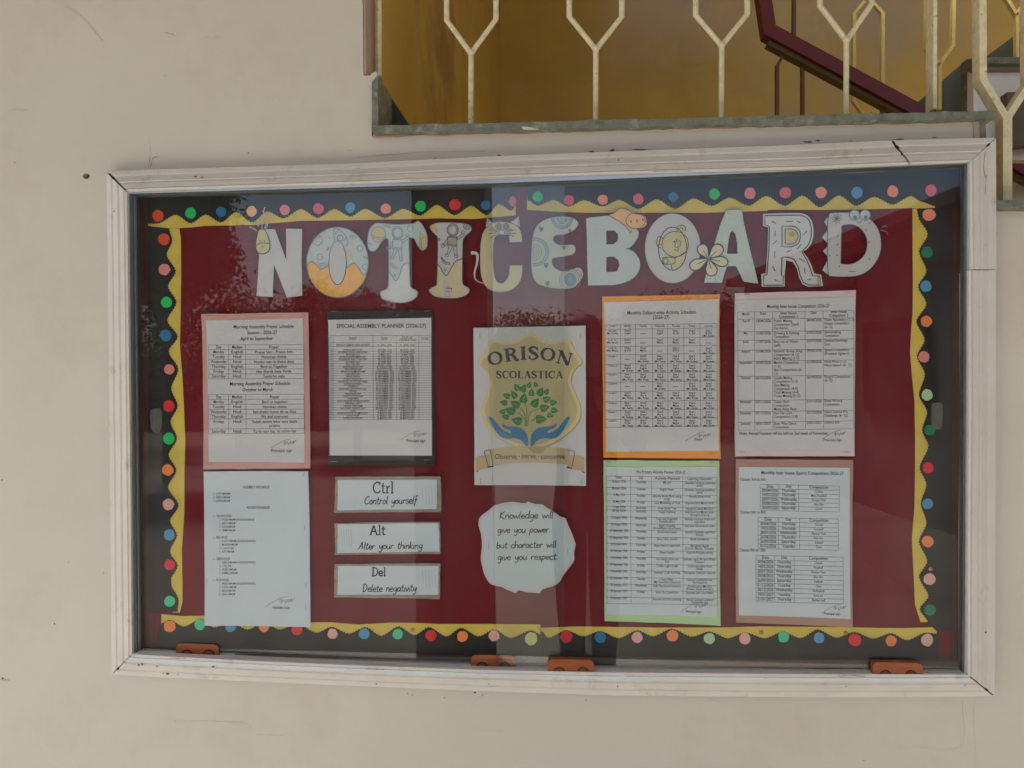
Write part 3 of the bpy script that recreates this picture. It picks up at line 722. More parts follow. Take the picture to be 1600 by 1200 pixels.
wt1 = wave(zo(160, 240, 4, (288, 438), (345, 437), (460, 380), (550, 436), (645, 380), (740, 431), (835, 364), (935, 430), (1030, 360), (1130, 405), (1240, 345), (1345, 402), (1450, 345), (1550, 394)) + zo(540, 240, 4, (120, 344), (245, 402), (360, 344), (465, 388), (570, 319), (680, 386), (785, 325), (882, 386), (960, 313), (1035, 357), (1065, 325)))
low1 = zo(160, 240, 4, (286, 467), (440, 467), (560, 461), (640, 451), (950, 446), (1050, 436), (1240, 420), (1600, 415)) + zo(540, 240, 4, (250, 412), (450, 409), (560, 404), (800, 408), (1063, 386))
up1 = [(231, 334)] + [(a, b - 1) for a, b in zo(160, 240, 4, (288, 430), (460, 375), (900, 365), (1240, 340), (1540, 335)) + zo(540, 240, 4, (360, 335), (700, 315), (1064, 300))]
yel1 = low1 + list(reversed(up1))
blk1 = [(231, 300), (520, 290), (805, 284), (806, 321)] + list(reversed(teeth(wt1))) + [(231, 350)]
strip_thing('top left scalloped border with coloured dots, ending above the cat letter', (515, 330), blk1, yel1,
    [(247, 337, 'orange red', 9), (298, 333, 'green'), (345.5, 331, 'blue', 8), (393, 330, 'peach', 8.2), (445, 328, 'pink', 8), (497.5, 326, 'rose', 8.4), (547, 324, 'light blue', 8), (603, 326, 'salmon', 8), (657, 322, 'green', 8.4), (711, 320, 'red', 9), (759, 320.5, 'blue', 7.5), (801, 314.5, 'rose', 8, .7)])
wt2 = wave([(823.8, 312.5)] + zo(540, 240, 4, (1200, 326), (1300, 289), (1395, 331), (1490, 290)) + zo(900, 240, 4, (165, 331), (270, 289), (390, 346), (505, 284), (620, 346), (735, 279), (850, 327), (960, 274), (1080, 326), (1190, 264), (1305, 327), (1415, 261)) + zo(1200, 200, 4, (325, 496), (445, 420), (550, 486), (665, 429), (780, 479), (895, 424), (960, 460), (1045, 488)))
low2 = zo(540, 240, 4, (1134, 350), (1300, 362), (1500, 369)) + zo(900, 240, 4, (200, 369), (800, 369), (1200, 358)) + zo(1200, 200, 4, (0, 511), (500, 511), (900, 500), (1040, 506), (1047, 490))
up2 = [(823.5, 304)] + zo(540, 240, 4, (1300, 283), (1490, 284)) + zo(900, 240, 4, (500, 278), (1190, 258)) + zo(1200, 200, 4, (445, 414), (895, 418), (1040, 480))
blk2 = [(823, 284), (1200, 268), (1499, 252), (1498, 322)] + list(reversed(teeth(wt2)))
strip_thing('top right scalloped border with coloured dots, running to the right corner', (1145, 322), blk2, low2 + list(reversed(up2)),
    [(840, 307.5, 'green', 8), (889, 313, 'rose', 8), (942, 312, 'salmon', 8), (997.5, 311, 'rose'), (1052, 307.5, 'blue', 7.5), (1116, 303, 'green'), (1172, 302, 'pink', 9), (1227, 301, 'rose', 9), (1283, 300.5, 'salmon', 9), (1339, 301, 'light blue', 9), (1395, 299, 'salmon', 9), (1455, 297.5, 'rose', 9)])
wl = wave([(264, 357), (269, 375), (260, 398), (274.5, 424), (262, 447), (275.5, 472), (261, 501), (277.5, 526), (263, 549), (278.5, 577), (267, 607), (277.5, 634), (266, 659), (276.5, 685), (263, 711), (275.5, 735), (262, 761), (279, 790), (265, 814), (276.5, 836), (265, 862), (277.5, 884), (265, 909), (279, 938), (277, 956)], False)
lr = [(280, 357), (282.5, 372), (283, 430), (282, 500), (281, 540), (285, 590), (287.5, 640), (289.5, 690), (288, 740), (288, 800), (284, 860), (285, 910), (285, 940), (281, 957)]
strip_thing('left scalloped border with coloured dots, running down beside the frame', (270, 957), [(231, 353)] + teeth(wl) + [(232, 957)], [(259, 357)] + lr + [(270, 957), (258, 700)], 
    [(256, 374, 'orange red', 9.2), (257, 421, 'pink', 9), (260, 472.5, 'green'), (259, 524.5, 'blue', 9), (264.5, 577, 'pink', 8.2), (264, 634.5, 'red', 9), (264, 685, 'green', 9), (262, 734.5, 'orange', 9), (263, 788, 'pale pink', 9), (264.5, 836, 'light blue'), (265, 882.5, 'red'), (265, 939.5, 'teal')])
wb1 = wave(zo(160, 900, 4, (358, 302), (420, 274), (505, 318), (605, 275), (700, 323), (800, 290), (908, 336), (1010, 290), (1105, 336), (1215, 300), (1340, 356), (1430, 318), (1540, 362)) + zo(560, 900, 4, (45, 320), (140, 376), (250, 315), (350, 371), (440, 320), (550, 379), (640, 325), (750, 379), (850, 335), (950, 389), (1080, 340), (1137, 365)))
ub1 = zo(160, 900, 4, (368, 239), (500, 251), (640, 248), (1000, 270), (1305, 290), (1430, 290), (1600, 304)) + zo(560, 900, 4, (200, 292), (400, 295), (500, 300), (800, 300), (1137, 303))
strip_thing('bottom left scalloped border with coloured dots, partly under the blue sheet', (540, 1020), teeth(wb1) + [(844.5, 1027), (560, 1022), (243, 1020)], ub1 + [(844.5, 998), (560, 994), (252, 981)],
    [(265, 978.5, 'orange', 9.3), (312, 976, 'teal'), (360, 979, 'light blue'), (412.5, 979.5, 'orange', 8), (464, 984, 'red'), (519.5, 990.5, 'pale pink', 8), (569, 990.5, 'light blue'), (621.5, 991, 'teal', 8), (673.5, 993, 'red'), (722.5, 994.5, 'orange'), (772, 993.5, 'pale pink'), (830, 998, 'cream', 10)], [(644, 984.5)])
wb2 = wave([(845, 985)] + zo(560, 900, 4, (1185, 388), (1300, 340), (1405, 379), (1510, 345)) + zo(900, 900, 4, (265, 390), (385, 340), (480, 379), (600, 330), (725, 381), (835, 348), (950, 391), (1060, 355), (1180, 391), (1295, 350), (1405, 391), (1510, 335)) + zo(1200, 900, 4, (430, 387), (540, 350), (660, 393), (770, 358), (870, 403), (990, 355), (1055, 362)))
ub2 = zo(560, 900, 4, (1140, 325), (1300, 318)) + zo(900, 900, 4, (0, 315), (500, 322), (900, 322), (1150, 315), (1600, 318)) + zo(1200, 900, 4, (700, 325), (850, 326), (1052, 320))
strip_thing('bottom right scalloped border with coloured dots and brass pins', (1150, 1030), teeth(wb2) + [(1466, 991), (1466, 1034), (1200, 1033), (845, 1027)], ub2 + [(1464, 1000), (1150, 999), (845, 999)],
    [(885, 995, 'red', 9.3), (938, 996, 'blue', 9), (995.5, 996, 'pale pink'), (1051, 993.5, 'orange', 9), (1108.5, 997.5, 'pale green', 8.8), (1164, 998, 'pale pink', 9), (1224.5, 995.5, 'teal'), (1280, 997, 'light blue'), (1336, 1000, 'red', 10), (1392.5, 1001.5, 'orange', 8.6), (1449, 1000, 'pale pink', 9.6)], [(1189.5, 988.5), (1321.5, 989.5)])
wr = wave([(1433, 326), (1435, 338), (1450, 366), (1436, 393), (1448, 423), (1435, 448), (1448, 475), (1432, 502), (1445, 531), (1433, 557), (1445.5, 585), (1436, 617), (1449, 644), (1441, 672), (1451, 697), (1437, 731), (1448, 757), (1439, 787), (1448, 817), (1436, 846), (1449, 877), (1436, 901), (1451, 932), (1437, 952), (1450, 972)], False)
rlft = [(1426, 326), (1426, 375), (1426.5, 450), (1426, 490), (1424, 512), (1422, 550), (1425, 587), (1429, 625), (1430, 687), (1430, 730), (1429, 792), (1425, 842), (1428, 905), (1430, 945), (1438.5, 972)]
strip_thing('right scalloped border with coloured dots, running down beside the frame', (1440, 972), [(1488, 324), (1488, 960), (1486, 985), (1462, 985)] + list(reversed(teeth(wr))), rlft + [(1452, 972), (1456, 700), (1454, 326)],
    [(1451.5, 335.5, 'salmon', 9, 1.15), (1448.5, 394, 'dark green', 9), (1447, 447.5, 'light blue', 8.8), (1447.5, 502, 'orange'), (1443.5, 557.5, 'pink'), (1448.5, 617, 'pale green', 8.8), (1453, 672, 'dark green'), (1450.5, 731, 'red'), (1449.5, 787.5, 'light blue', 8.2), (1449.5, 846, 'orange', 9.2), (1452.5, 905, 'pale pink', 9.2), (1453, 953, 'dark green', 9)], [(1454, 889)])

# ------------------------------------------------------------------ paper letters
YL = Y_CLOTH - .0075
GRP = 'cut paper letters of the NOTICEBOARD heading'
def letter(ch, desc, loc):
    return thing('paper_letter', desc, 'letter', P(*loc, YL), GRP)
def z3(*p): return Z(390, 330, 8, p)
def z4(*p): return Z(560, 330, 8, p)
def z5(*p): return Z(730, 320, 8, p)
def z6(*p): return Z(910, 310, 8, p)
def z7(*p): return Z(1050, 310, 8, p)
def z8(*p): return Z(1180, 310, 7.273, p)
TH = .0006
# N
t = letter('N', 'plain white paper letter N with a small pear at its shoulder', (432, 464))
poly('sheet', [z3((118, 235), (215, 226), (315, 224), (400, 455), (460, 615), (458, 400), (455, 218), (655, 222), (655, 300), (648, 600), (655, 900), (660, 1055), (465, 1080), (390, 880), (305, 670), (295, 860), (288, 1070), (85, 1060), (105, 800), (118, 560))], YL, TH, LGREY, t)
pe = poly('pear', [cr(z3((150, 226), (192, 242), (230, 320), (252, 420), (236, 500), (160, 535), (95, 505), (76, 420), (95, 300), (115, 240)), 4, True)], YL - .0012, TH, CREAM, t)
k = Ink(YL - .0015)
k.line(cr(z3((150, 226), (192, 242), (230, 320), (252, 420), (236, 500), (160, 535), (95, 505), (76, 420), (95, 300), (115, 240)), 4, True), [.5, 1, 1.6, 1.6, 1.2, .6], True)
k.line(cr(z3((80, 438), (120, 405), (170, 398), (245, 405)), 4), 1.0)
k.line(z3((130, 360), (133, 390)), 1); k.line(z3((182, 362), (184, 388)), .9); k.line(cr(z3((140, 430), (162, 450), (185, 430)), 3), .8); k.line(z3((155, 475), (172, 475)), .8)
k.build('pear_outline', PEN, pe)
k = Ink(YL - .0013)
for q in (((155, 225), (158, 160), (175, 80), (180, -20), (200, -50)), ((170, 90), (215, 50), (235, 20)), ((120, 170), (60, 160), (0, 152)), ((90, 245), (40, 215), (0, 195)), ((185, 215), (200, 180), (225, 150), (215, 200), (190, 218)), ((80, 135), (110, 190)), ((175, 20), (165, -10))):
    k.line(cr(z3(*q), 4), 1.5)
k.build('twig', mat('whitish_twig', rgb(150, 154, 150, K), .7), t)
# O (doughnut)
t = letter('O', 'paper letter O as an iced doughnut with rocket and orange lower half', (527, 466))
cxy = z3((1098, 640))[0]
poly('ring', [ell(cxy[0], cxy[1], 49, 55.8, 56)], YL, TH, LBLUE, t)
wv = z3((716, 690), (740, 645), (785, 628), (830, 665), (870, 712), (915, 722), (970, 685), (1010, 668), (1100, 690), (1215, 702), (1260, 668), (1300, 645), (1345, 680), (1385, 745), (1432, 800), (1478, 745))
lowarc = [p for p in ell(cxy[0], cxy[1], 47.6, 54.2, 60, 8, 172)]
k = Ink(YL - .0003); k.fill(cr(wv, 3)[:-3] + lowarc); k.build('orange_base', OCHRE, t)
k = Ink(YL - .0010); io = ell(cxy[0] + .2, cxy[1] + .7, 13.6, 34, 40); k.fill(io); k.build('white_centre', LGREY, t)
k = Ink(YL - .0013); k.line(io, [1.2, 1.4, 1.1, .6, .5, 1.2], True)
k.line(ell(cxy[0], cxy[1], 48.4, 55.2, 60), .8, True); k.build('outline', PEN, t)
k = Ink(YL - .0008); k.line(cr(wv, 4), 1.1)
k.line(cr(z3((1060, 380), (1055, 225), (1130, 240), (1200, 310), (1230, 400), (1190, 440)), 4), .8); k.line(ell(*z3((1130, 335))[0], 4.5, 4.5, 16), 1, True); k.line(z3((1170, 375), (1215, 330)), .7); k.line(z3((1060, 290), (1120, 240)), .7)
for q in (((1260, 300), (1320, 325), (1310, 345), (1250, 318), (1260, 300)), ((865, 660), (950, 645), (960, 670), (870, 690), (865, 660)), ((1415, 560), (1480, 580)), ((1425, 580), (1480, 602)), ((995, 320), (1000, 350)), ((915, 250), (945, 255)), ((955, 490), (985, 440)), ((970, 495), (998, 450))): k.line(z3(*q), .8)
for c_, r in (((850, 365), 7.6), ((877, 573), 4.2), ((1382, 466), 4.5), ((1447, 697), 4.4)): k.line(ell(*z3(c_)[0], r, r * 1.05, 18), .8, True)
for _ in range(12):
    a = z3((850 + random.uniform(-45, 45), 365 + random.uniform(-50, 50)))[0]; k.line([a, (a[0] + .8, a[1] + .5)], .7)
k.build('icing_drawing', PENL, t)
k = Ink(YL - .0006)
k.fill(z3((735, 480), (750, 475), (785, 585), (768, 600))); k.fill(z3((1215, 500), (1250, 480), (1290, 560), (1285, 610), (1240, 590))); k.build('yellow_sprinkle', CREAM, t)
# T
def astronaut(k, zf, cx, cy_, s=1.0):
    A = lambda *p: zf(*[(cx + a * s, cy_ + b * s) for a, b in p])
    k.line(ell(*A((0, 0))[0], 8.6 * s, 9.6 * s, 24), 1.0, True); k.line(ell(*A((0, 0))[0], 6.2 * s, 7.2 * s, 24), .7, True)
    k.line(A((-60, 85), (50, 90), (55, 205), (-65, 200), (-60, 85)), .9); k.line(A((-62, 185), (54, 188)), .6)
    k.line(cr(A((45, 95), (95, 70), (125, 35)), 3), .8); k.line(cr(A((50, 125), (110, 95), (150, 55)), 3), .8); k.line(ell(*A((128, 30))[0], 2.6 * s, 2.6 * s, 10), .8, True)
    k.line(A((-65, 105), (-125, 190)), .8); k.line(A((-62, 150), (-100, 205)), .8); k.line(ell(*A((-122, 195))[0], 2.8 * s, 2.8 * s, 10), .8, True)
    k.line(A((-45, 205), (-70, 290), (-95, 320)), .8); k.line(A((-5, 215), (-45, 300)), .8); k.line(A((10, 215), (25, 320)), .8); k.line(A((50, 208), (55, 310)), .8)
    k.line(ell(*A((-72, 318))[0], 2.8 * s, 2.2 * s, 10), .8, True); k.line(ell(*A((42, 328))[0], 2.8 * s, 2.2 * s, 10), .8, True)
t = letter('T', 'paper letter T with a waving astronaut and dripping ice edge', (623, 472))
ot = cr(z4((250, 148), (180, 175), (130, 250), (110, 380), (125, 470), (165, 502), (215, 490), (260, 430), (300, 370), (350, 343), (374, 380), (378, 600), (374, 900), (350, 970), (285, 1000), (273, 1050), (320, 1110), (480, 1146), (620, 1136), (720, 1082), (742, 1020), (720, 985), (665, 960), (646, 900), (636, 600), (632, 350), (660, 335), (690, 340), (715, 380), (745, 440), (790, 487), (835, 475), (862, 420), (856, 290), (800, 170), (740, 120), (690, 150), (480, 165)), 3, True)
poly('sheet', [ot], YL, TH, LBLUE, t)
k = Ink(YL - .0003); k.fill(cr(z4((385, 760), (420, 812), (455, 868), (485, 860), (512, 800), (545, 700), (590, 655), (628, 662)), 3) + z4((634, 900), (655, 960), (715, 992), (732, 1020), (715, 1072), (620, 1126), (480, 1136), (325, 1102), (282, 1050), (292, 1008), (355, 980), (383, 905)))
k.build('white_lower_part', WHITEP, t)
k = Ink(YL - .0004); pl = ell(*z4((250, 290))[0], 11, 12.3, 24); k.fill(pl); k.fill(cr(z4((768, 300), (830, 285), (850, 350), (850, 430), (820, 475), (790, 470), (770, 420)), 3, True)); k.build('planet', CREAM, t)
k = Ink(YL - .0008); k.line(ot, [.8, 1.1, .8, 1.2, .9], True); k.line(pl, .8, True); k.line(cr(z4((165, 295), (240, 325), (350, 330)), 4), .8); k.line(cr(z4((170, 320), (240, 350), (340, 345)), 4), .8)
k.line(cr(z4((385, 750), (420, 805), (455, 865), (485, 858), (512, 800), (545, 700), (590, 650), (628, 658)), 4), 1.1)
astronaut(k, z4, 490, 270)
k.line(z4((405, 640), (470, 700), (490, 705), (488, 722), (440, 712), (400, 660), (405, 640)), .8); k.line(z4((315, 170), (400, 190), (405, 210), (320, 190), (315, 170)), .7); k.line(ell(*z4((648, 215))[0], 4.4, 5.5, 16), .7, True); k.line(ell(*z4((453, 800))[0], 1.3, 2.4, 10), .7, True)
k.line(cr(z4((850, 320), (800, 340), (785, 400), (800, 475)), 4), .8); k.line(z4((770, 250), (768, 460)), .8); k.line(cr(z4((120, 400), (160, 410), (130, 445)), 3), .7)
k.build('drawing', PENL, t)
# I
t = letter('I', 'paper letter I with an astronaut above a sandy lower half', (701, 468))
oi = cr(z4((930, 160), (888, 190), (905, 240), (960, 300), (985, 340), (986, 600), (975, 900), (955, 930), (890, 970), (883, 1010), (960, 1070), (1100, 1092), (1250, 1087), (1360, 1042), (1392, 990), (1370, 950), (1310, 910), (1302, 800), (1306, 450), (1320, 340), (1400, 260), (1417, 210), (1370, 160), (1200, 140), (1000, 140)), 3, True)
poly('sheet', [oi], YL, TH, LGREY, t)
k = Ink(YL - .0003); k.fill(cr(z4((992, 665), (1030, 710), (1060, 770), (1098, 805), (1130, 770), (1170, 690), (1220, 620), (1298, 595)), 3) + z4((1296, 820), (1305, 915), (1365, 955), (1382, 990), (1355, 1036), (1250, 1078), (1100, 1083), (965, 1062), (893, 1010), (899, 975), (962, 935), (984, 900))); k.build('sand_part', mat('sand_crayon', rgb(176, 162, 136, K), .7, .12, 50), t)
k = Ink(YL - .0006); k.fill(z4((1070, 820), (1110, 840), (1125, 950), (1160, 1080), (1080, 1080), (1065, 950))); k.build('lilac_path', mat('lilac_crayon', rgb(156, 152, 162, K), .7, .08), t)
k = Ink(YL - .0006); k.fill(cr(z4((915, 180), (955, 175), (975, 230), (985, 270), (950, 260), (915, 220)), 3, True)); k.build('orange_planet', OCHRE, t)
k = Ink(YL - .0007); k.fill(z4((1118, 325), (1228, 330), (1230, 435), (1110, 430))); k.build('olive_shirt', mat('olive_crayon', rgb(140, 134, 108, K), .7, .1), t)
k = Ink(YL - .0010); k.line(oi, [1.1, 1.5, .9, 1.4, 1.2], True); astronaut(k, z4, 1178, 235)
k.line(cr(z4((992, 665), (1030, 710), (1060, 770), (1098, 805), (1130, 770), (1170, 690), (1220, 620), (1298, 595)), 4), 1.0)
k.line(cr(z4((1040, 570), (1080, 630), (1140, 645), (1130, 665), (1070, 650), (1035, 590), (1040, 570)), 3), .9); k.line(ell(*z4((1355, 190))[0], 4.8, 4.6, 16), 1.0, True); k.line(ell(*z4((1355, 190))[0], 1.8, 1.8, 10), .7, True)
k.line(ell(*z4((1085, 732))[0], 1.8, 2, 10), .8, True); k.line(z4((1090, 962), (1175, 965)), .9); k.line(z4((1090, 1003), (1165, 1003), (1165, 965)), .7); k.line(ell(*z4((1008, 350))[0], 1.5, 1.5, 8), .8, True)
k.build('drawing', PEN, t)
# C
t = letter('C', 'tan paper letter C drawn as a cat with ears, whiskers and tail', (780, 456))
oc = cr(z5((430, 210), (330, 225), (235, 290), (180, 400), (160, 600), (165, 830), (205, 980), (280, 1062), (400, 1092), (540, 1070), (640, 990), (685, 880), (690, 755)), 4) + z5((530, 756)) + cr(z5((520, 880), (470, 960), (410, 977), (355, 930), (330, 800), (325, 600), (335, 450), (365, 390), (430, 375), (520, 378)), 4) + z5((530, 470), (690, 466)) + cr(z5((680, 370), (640, 280), (540, 225)), 3)
poly('sheet', [oc], YL, TH, mat('tan_crayon', rgb(166, 155, 126, 1.8), .7, .06, 40), t)
for q in (((232, 275), (250, 165), (340, 230)), ((540, 214), (645, 140), (662, 275))): poly('ear', [z5(*q)], YL + .0002 - .0012, .0004, WHITEP, t)
k = Ink(YL - .0006)
tl_ = cr(z5((48, 605), (95, 600), (128, 635), (120, 740), (92, 850), (110, 940), (205, 985)), 5)
k.line(tl_, [5, 4.6, 4.2, 3.2, 2.6, 1.6, 1.0]); k.build('tail', WHITEP, t)
k = Ink(YL - .0012)
k.line(z5((255, 245), (262, 192), (320, 222)), .9); k.line(z5((560, 208), (635, 160), (640, 250)), .9); k.line(z5((232, 275), (250, 165), (340, 230)), .8); k.line(z5((540, 214), (645, 140), (662, 275)), .8)
for c_ in ((392, 272), (487, 272)):
    k.line(ell(*z5(c_)[0], 4.6, 4.6, 18), .9, True); k.line(ell(*z5(c_)[0], 2.4, 2.4, 14), 1.4, True)
k.line(ell(*z5((432, 345))[0], 5, 4, 16), .9, True)
for q in (((375, 335), (275, 310)), ((370, 350), (268, 358)), ((378, 368), (285, 412)), ((372, 328), (300, 285)), ((490, 335), (600, 312)), ((492, 350), (610, 360)), ((488, 362), (590, 402)), ((490, 325), (560, 300))): k.line(z5(*q), .9)
k.line(oc, [.5, .7, .5], True); k.build('cat_face', PEN, t)
k = Ink(YL - .0010); k.fill(ell(*z5((432, 345))[0], 4.6, 3.6, 16)); k.build('nose', WHITEP, t)
# E
t = letter('E', 'cream paper letter E with blue spirals and small grey hearts', (875, 452))
oe = cr(z5((1130, 150), (1000, 175), (890, 240), (830, 350), (808, 500), (800, 700), (810, 850), (850, 950), (930, 1010), (1100, 1046), (1280, 1046), (1370, 1000), (1442, 900), (1437, 820), (1390, 784), (1330, 800), (1240, 828), (1150, 820), (1080, 770), (1058, 700), (1090, 665), (1200, 650), (1320, 620), (1354, 560), (1330, 502), (1250, 500), (1150, 500), (1090, 465), (1073, 420), (1110, 380), (1220, 370), (1330, 320), (1387, 240), (1350, 180), (1260, 150)), 3, True)
CREAMW = paper('cream_white_paper', 158, 156, 140)
poly('sheet', [oe], YL, TH, CREAMW, t)
def spiral(k, c_, r0, r1, turns, wd, clip=None, sx=1.0):
    pts = []
    for i in range(int(turns * 22)):
        a = i / 22 * 2 * math.pi; r = r0 + (r1 - r0) * i / (turns * 22); p = (c_[0] + r * math.cos(a) * sx, c_[1] + r * math.sin(a))
        if clip is None or clip(p): pts.append(p)
        else:
            if len(pts) > 1: k.line(pts, wd)
            pts = []
    if len(pts) > 1: k.line(pts, wd)
cA, cB, cC = z5((1185, 168))[0], z5((840, 588))[0], z5((1285, 935))[0]
clA = lambda p: p[1] > 340 - 0.2 and p[0] < 900; clB = lambda p: p[0] > 831
clC = lambda p: p[0] < 909.5 and p[1] < 450
k = Ink(YL - .0003)
def ringarc(k, c_, r, wd, clip):
    seg = []
    for p in ell(c_[0], c_[1], r, r, 60) + [(c_[0] + r, c_[1])]:
        if clip(p): seg.append(p)
        else:
            if len(seg) > 1: k.line(seg, wd)
            seg = []
    if len(seg) > 1: k.line(seg, wd)
ringarc(k, cB, 20.5, 4.2, clB); ringarc(k, cA, 14.5, 3, clA); ringarc(k, cA, 7, 2.4, clA); ringarc(k, cC, 8.5, 3.5, clC); ringarc(k, cC, 5, 3, clC)
k.build('blue_ring', RING, t)
k = Ink(YL - .0006)
spiral(k, cB, .5, 14, 3.6, .7, clB); ringarc(k, cB, 22.5, .7, clB); ringarc(k, cB, 18, .7, clB); spiral(k, cA, .8, 9, 2.4, .8, clA); ringarc(k, cA, 12.5, .7, clA); ringarc(k, cA, 16.4, .8, clA)
spiral(k, cC, .5, 11, 4.4, .9, clC); ringarc(k, cC, 13.5, .7, clC); ringarc(k, cC, 16.5, .7, clC)
k.line(cr(z5((1330, 805), (1390, 860), (1425, 950)), 5), .9); k.line(cr(z5((1370, 795), (1415, 850), (1435, 900)), 5), .8); k.line(oe, [.4, .7, .5], True)
k.build('spiral', SLATE, t)
k = Ink(YL - .0009)
for (a, b), s_, ro in (((925, 305), 1.1, 15), ((1283, 325), .8, 10), ((1208, 535), .95, 5), ((985, 755), 1.1, -5), ((1000, 985), 1.1, -8)):
    c_ = z5((a, b))[0]; q = []
    for i in range(16):
        th_ = 2 * math.pi * i / 16; x = 16 * math.sin(th_) ** 3; y_ = -(13 * math.cos(th_) - 5 * math.cos(2 * th_) - 2 * math.cos(3 * th_) - math.cos(4 * th_))
        q.append((c_[0] + (x * math.cos(R_(ro)) - y_ * math.sin(R_(ro))) * .2 * s_, c_[1] + (x * math.sin(R_(ro)) + y_ * math.cos(R_(ro))) * .29 * s_))
    k.fill(q)
k.build('heart', SLATE, t)
# B
t = letter('B', 'mint tinted paper letter B with an orange cat lying on its shoulder', (955, 446))
h1 = cr(z6((300, 402), (400, 402), (444, 450), (440, 530), (390, 572), (302, 575)), 1, True); h2 = z6((302, 735), (350, 728), (400, 733), (450, 775), (462, 840), (430, 912), (300, 920))
ob = z6((45, 255), (85, 240), (320, 213)) + cr(z6((320, 213), (430, 250), (560, 330), (690, 392), (698, 470), (650, 560), (590, 618), (545, 630), (620, 650), (690, 720), (722, 810), (700, 920), (620, 1010), (500, 1062), (380, 1086)), 3)[1:] + z6((70, 1088), (60, 800), (55, 500))
poly('sheet', [ob, h1, h2], YL, TH, LGREEN, t)
k = Ink(YL - .0003); hb = [(a + (960 - a) * .09, b + (395 - b) * .07) for a, b in ob]
k.fill(hb, [[(a + (a - 956) * .3, b + (b - 371) * .3) for a, b in h1], [(a + (a - 957) * .3, b + (b - 413) * .3) for a, b in h2]]); k.build('pale_middle', LBLUE, t)
k = Ink(YL - .0008); k.line(ob, [.6, .9, .6], True); k.line(h1, .8, True); k.line(h2, .8, True)
for _ in range(26):
    a = (random.uniform(918, 942), random.uniform(345, 440)); k.line([a, (a[0] + random.uniform(-1.2, 1.2), a[1] + 1.2)], .5)
k.build('outline', PENL, t)
ct = poly('cat', [cr(z6((318, 210), (400, 180), (440, 145), (500, 122), (580, 150), (625, 190), (700, 200), (790, 230), (790, 340), (700, 378), (600, 370), (610, 432), (575, 432), (535, 350), (480, 305), (390, 245)), 3, True)], YL - .0014, TH, CATOR, t)
k = Ink(YL - .0018); k.line(ell(*z6((665, 280))[0], 15.2, 12.4, 28), .9, True); k.line(cr(z6((318, 210), (400, 180), (440, 145), (500, 122), (580, 150), (625, 190)), 4), .9); k.line(cr(z6((318, 210), (390, 245), (480, 302), (540, 345), (600, 430), (612, 400)), 4), .8)
k.fill(ell(*z6((607, 287))[0], 1.2, 1.8, 10)); k.fill(ell(*z6((757, 268))[0], 1.2, 1.8, 10)); k.fill(ell(*z6((684, 272))[0], 1.4, .9, 10)); k.line(cr(z6((668, 300), (684, 290), (700, 300)), 3), .7); k.line(z6((684, 275), (684, 295)), .6)
k.build('cat_line', PEN, ct)
k = Ink(YL - .0017)
for i in range(9): a = z6((490 + i * 20, 135 + i * 6))[0]; k.line([a, (a[0] - 1, a[1] + 4.5)], 1.0)
for i in range(16): a = z6((215 + i * 12, 112 + (i % 3) * 5))[0]; k.line([a, (a[0] + 1.5, a[1] - 2.2)], .9)
k.line(cr(z6((205, 115), (300, 130), (400, 150)), 3), .7); k.line(z6((690, 150), (760, 150), (765, 190)), .9); k.line(z6((790, 280), (798, 320), (785, 330)), .9)
k.build('cat_stripe', mat('white_crayon', rgb(168, 164, 160, K), .7), ct)
# second O with bear
t = letter('O', 'grey white paper letter O with a waving bear drawn in its middle', (1051, 442))
c_ = z6((1129, 624))[0]; poly('disc', [ell(c_[0], c_[1], 44, 55, 56)], YL, TH, LGREY, t)
ov = ell(*z6((1128, 628))[0], 22, 33.5, 40)
k = Ink(YL - .0003); k.fill(ov); k.build('pale_oval', LBLUE, t)
k = Ink(YL - .0006); k.fill(ell(*z6((1160, 572))[0], 20.6, 20, 36)); k.fill(ell(*z6((1235, 380))[0], 7, 6, 20)); k.fill(ell(*z6((970, 545))[0], 5.5, 9, 20)); k.fill(cr(z6((1130, 740), (1290, 670), (1285, 760), (1210, 860), (1120, 888), (1110, 820)), 3, True)); k.fill(cr(z6((1010, 740), (1060, 735), (1150, 745), (1150, 810), (1050, 825), (1005, 800)), 3, True))
k.build('bear', CREAM, t)
k = Ink(YL - .0010); k.line(ov, 1.3, True); k.line(ell(*z6((1160, 572))[0], 20.6, 20, 36), 1.1, True); k.line(ell(*z6((1235, 380))[0], 7, 5.8, 20, 150, 400), 1, False); k.line(ell(*z6((1230, 390))[0], 3.5, 3, 14, 160, 380), .8); k.line(ell(*z6((970, 545))[0], 5.5, 9, 20, 80, 330), 1); k.line(ell(*z6((978, 545))[0], 2.5, 4.5, 14, 80, 300), .8)
k.fill(ell(*z6((1150, 542))[0], 1.6, 1.6, 10)); k.fill(ell(*z6((1178, 517))[0], 1.1, 1.3, 10)); k.line(cr(z6((1230, 530), (1180, 540), (1155, 590), (1165, 610), (1215, 600), (1225, 570), (1232, 535)), 3), 1); k.line(cr(z6((1150, 632), (1185, 660), (1205, 625)), 3), 1)
k.line(cr(z6((1010, 740), (1060, 735), (1150, 745), (1158, 780), (1150, 812), (1050, 826), (1000, 800), (1010, 740)), 3), 1); k.line(ell(*z6((1042, 785))[0], 3.6, 4.6, 14), .9, True); k.line(z6((1110, 830), (1118, 885)), .9); k.line(cr(z6((1140, 750), (1220, 715), (1290, 665)), 3), 1)
k.line(ell(c_[0], c_[1], 43.6, 54.6, 56), .6, True); k.build('bear_drawing', PEN, t)
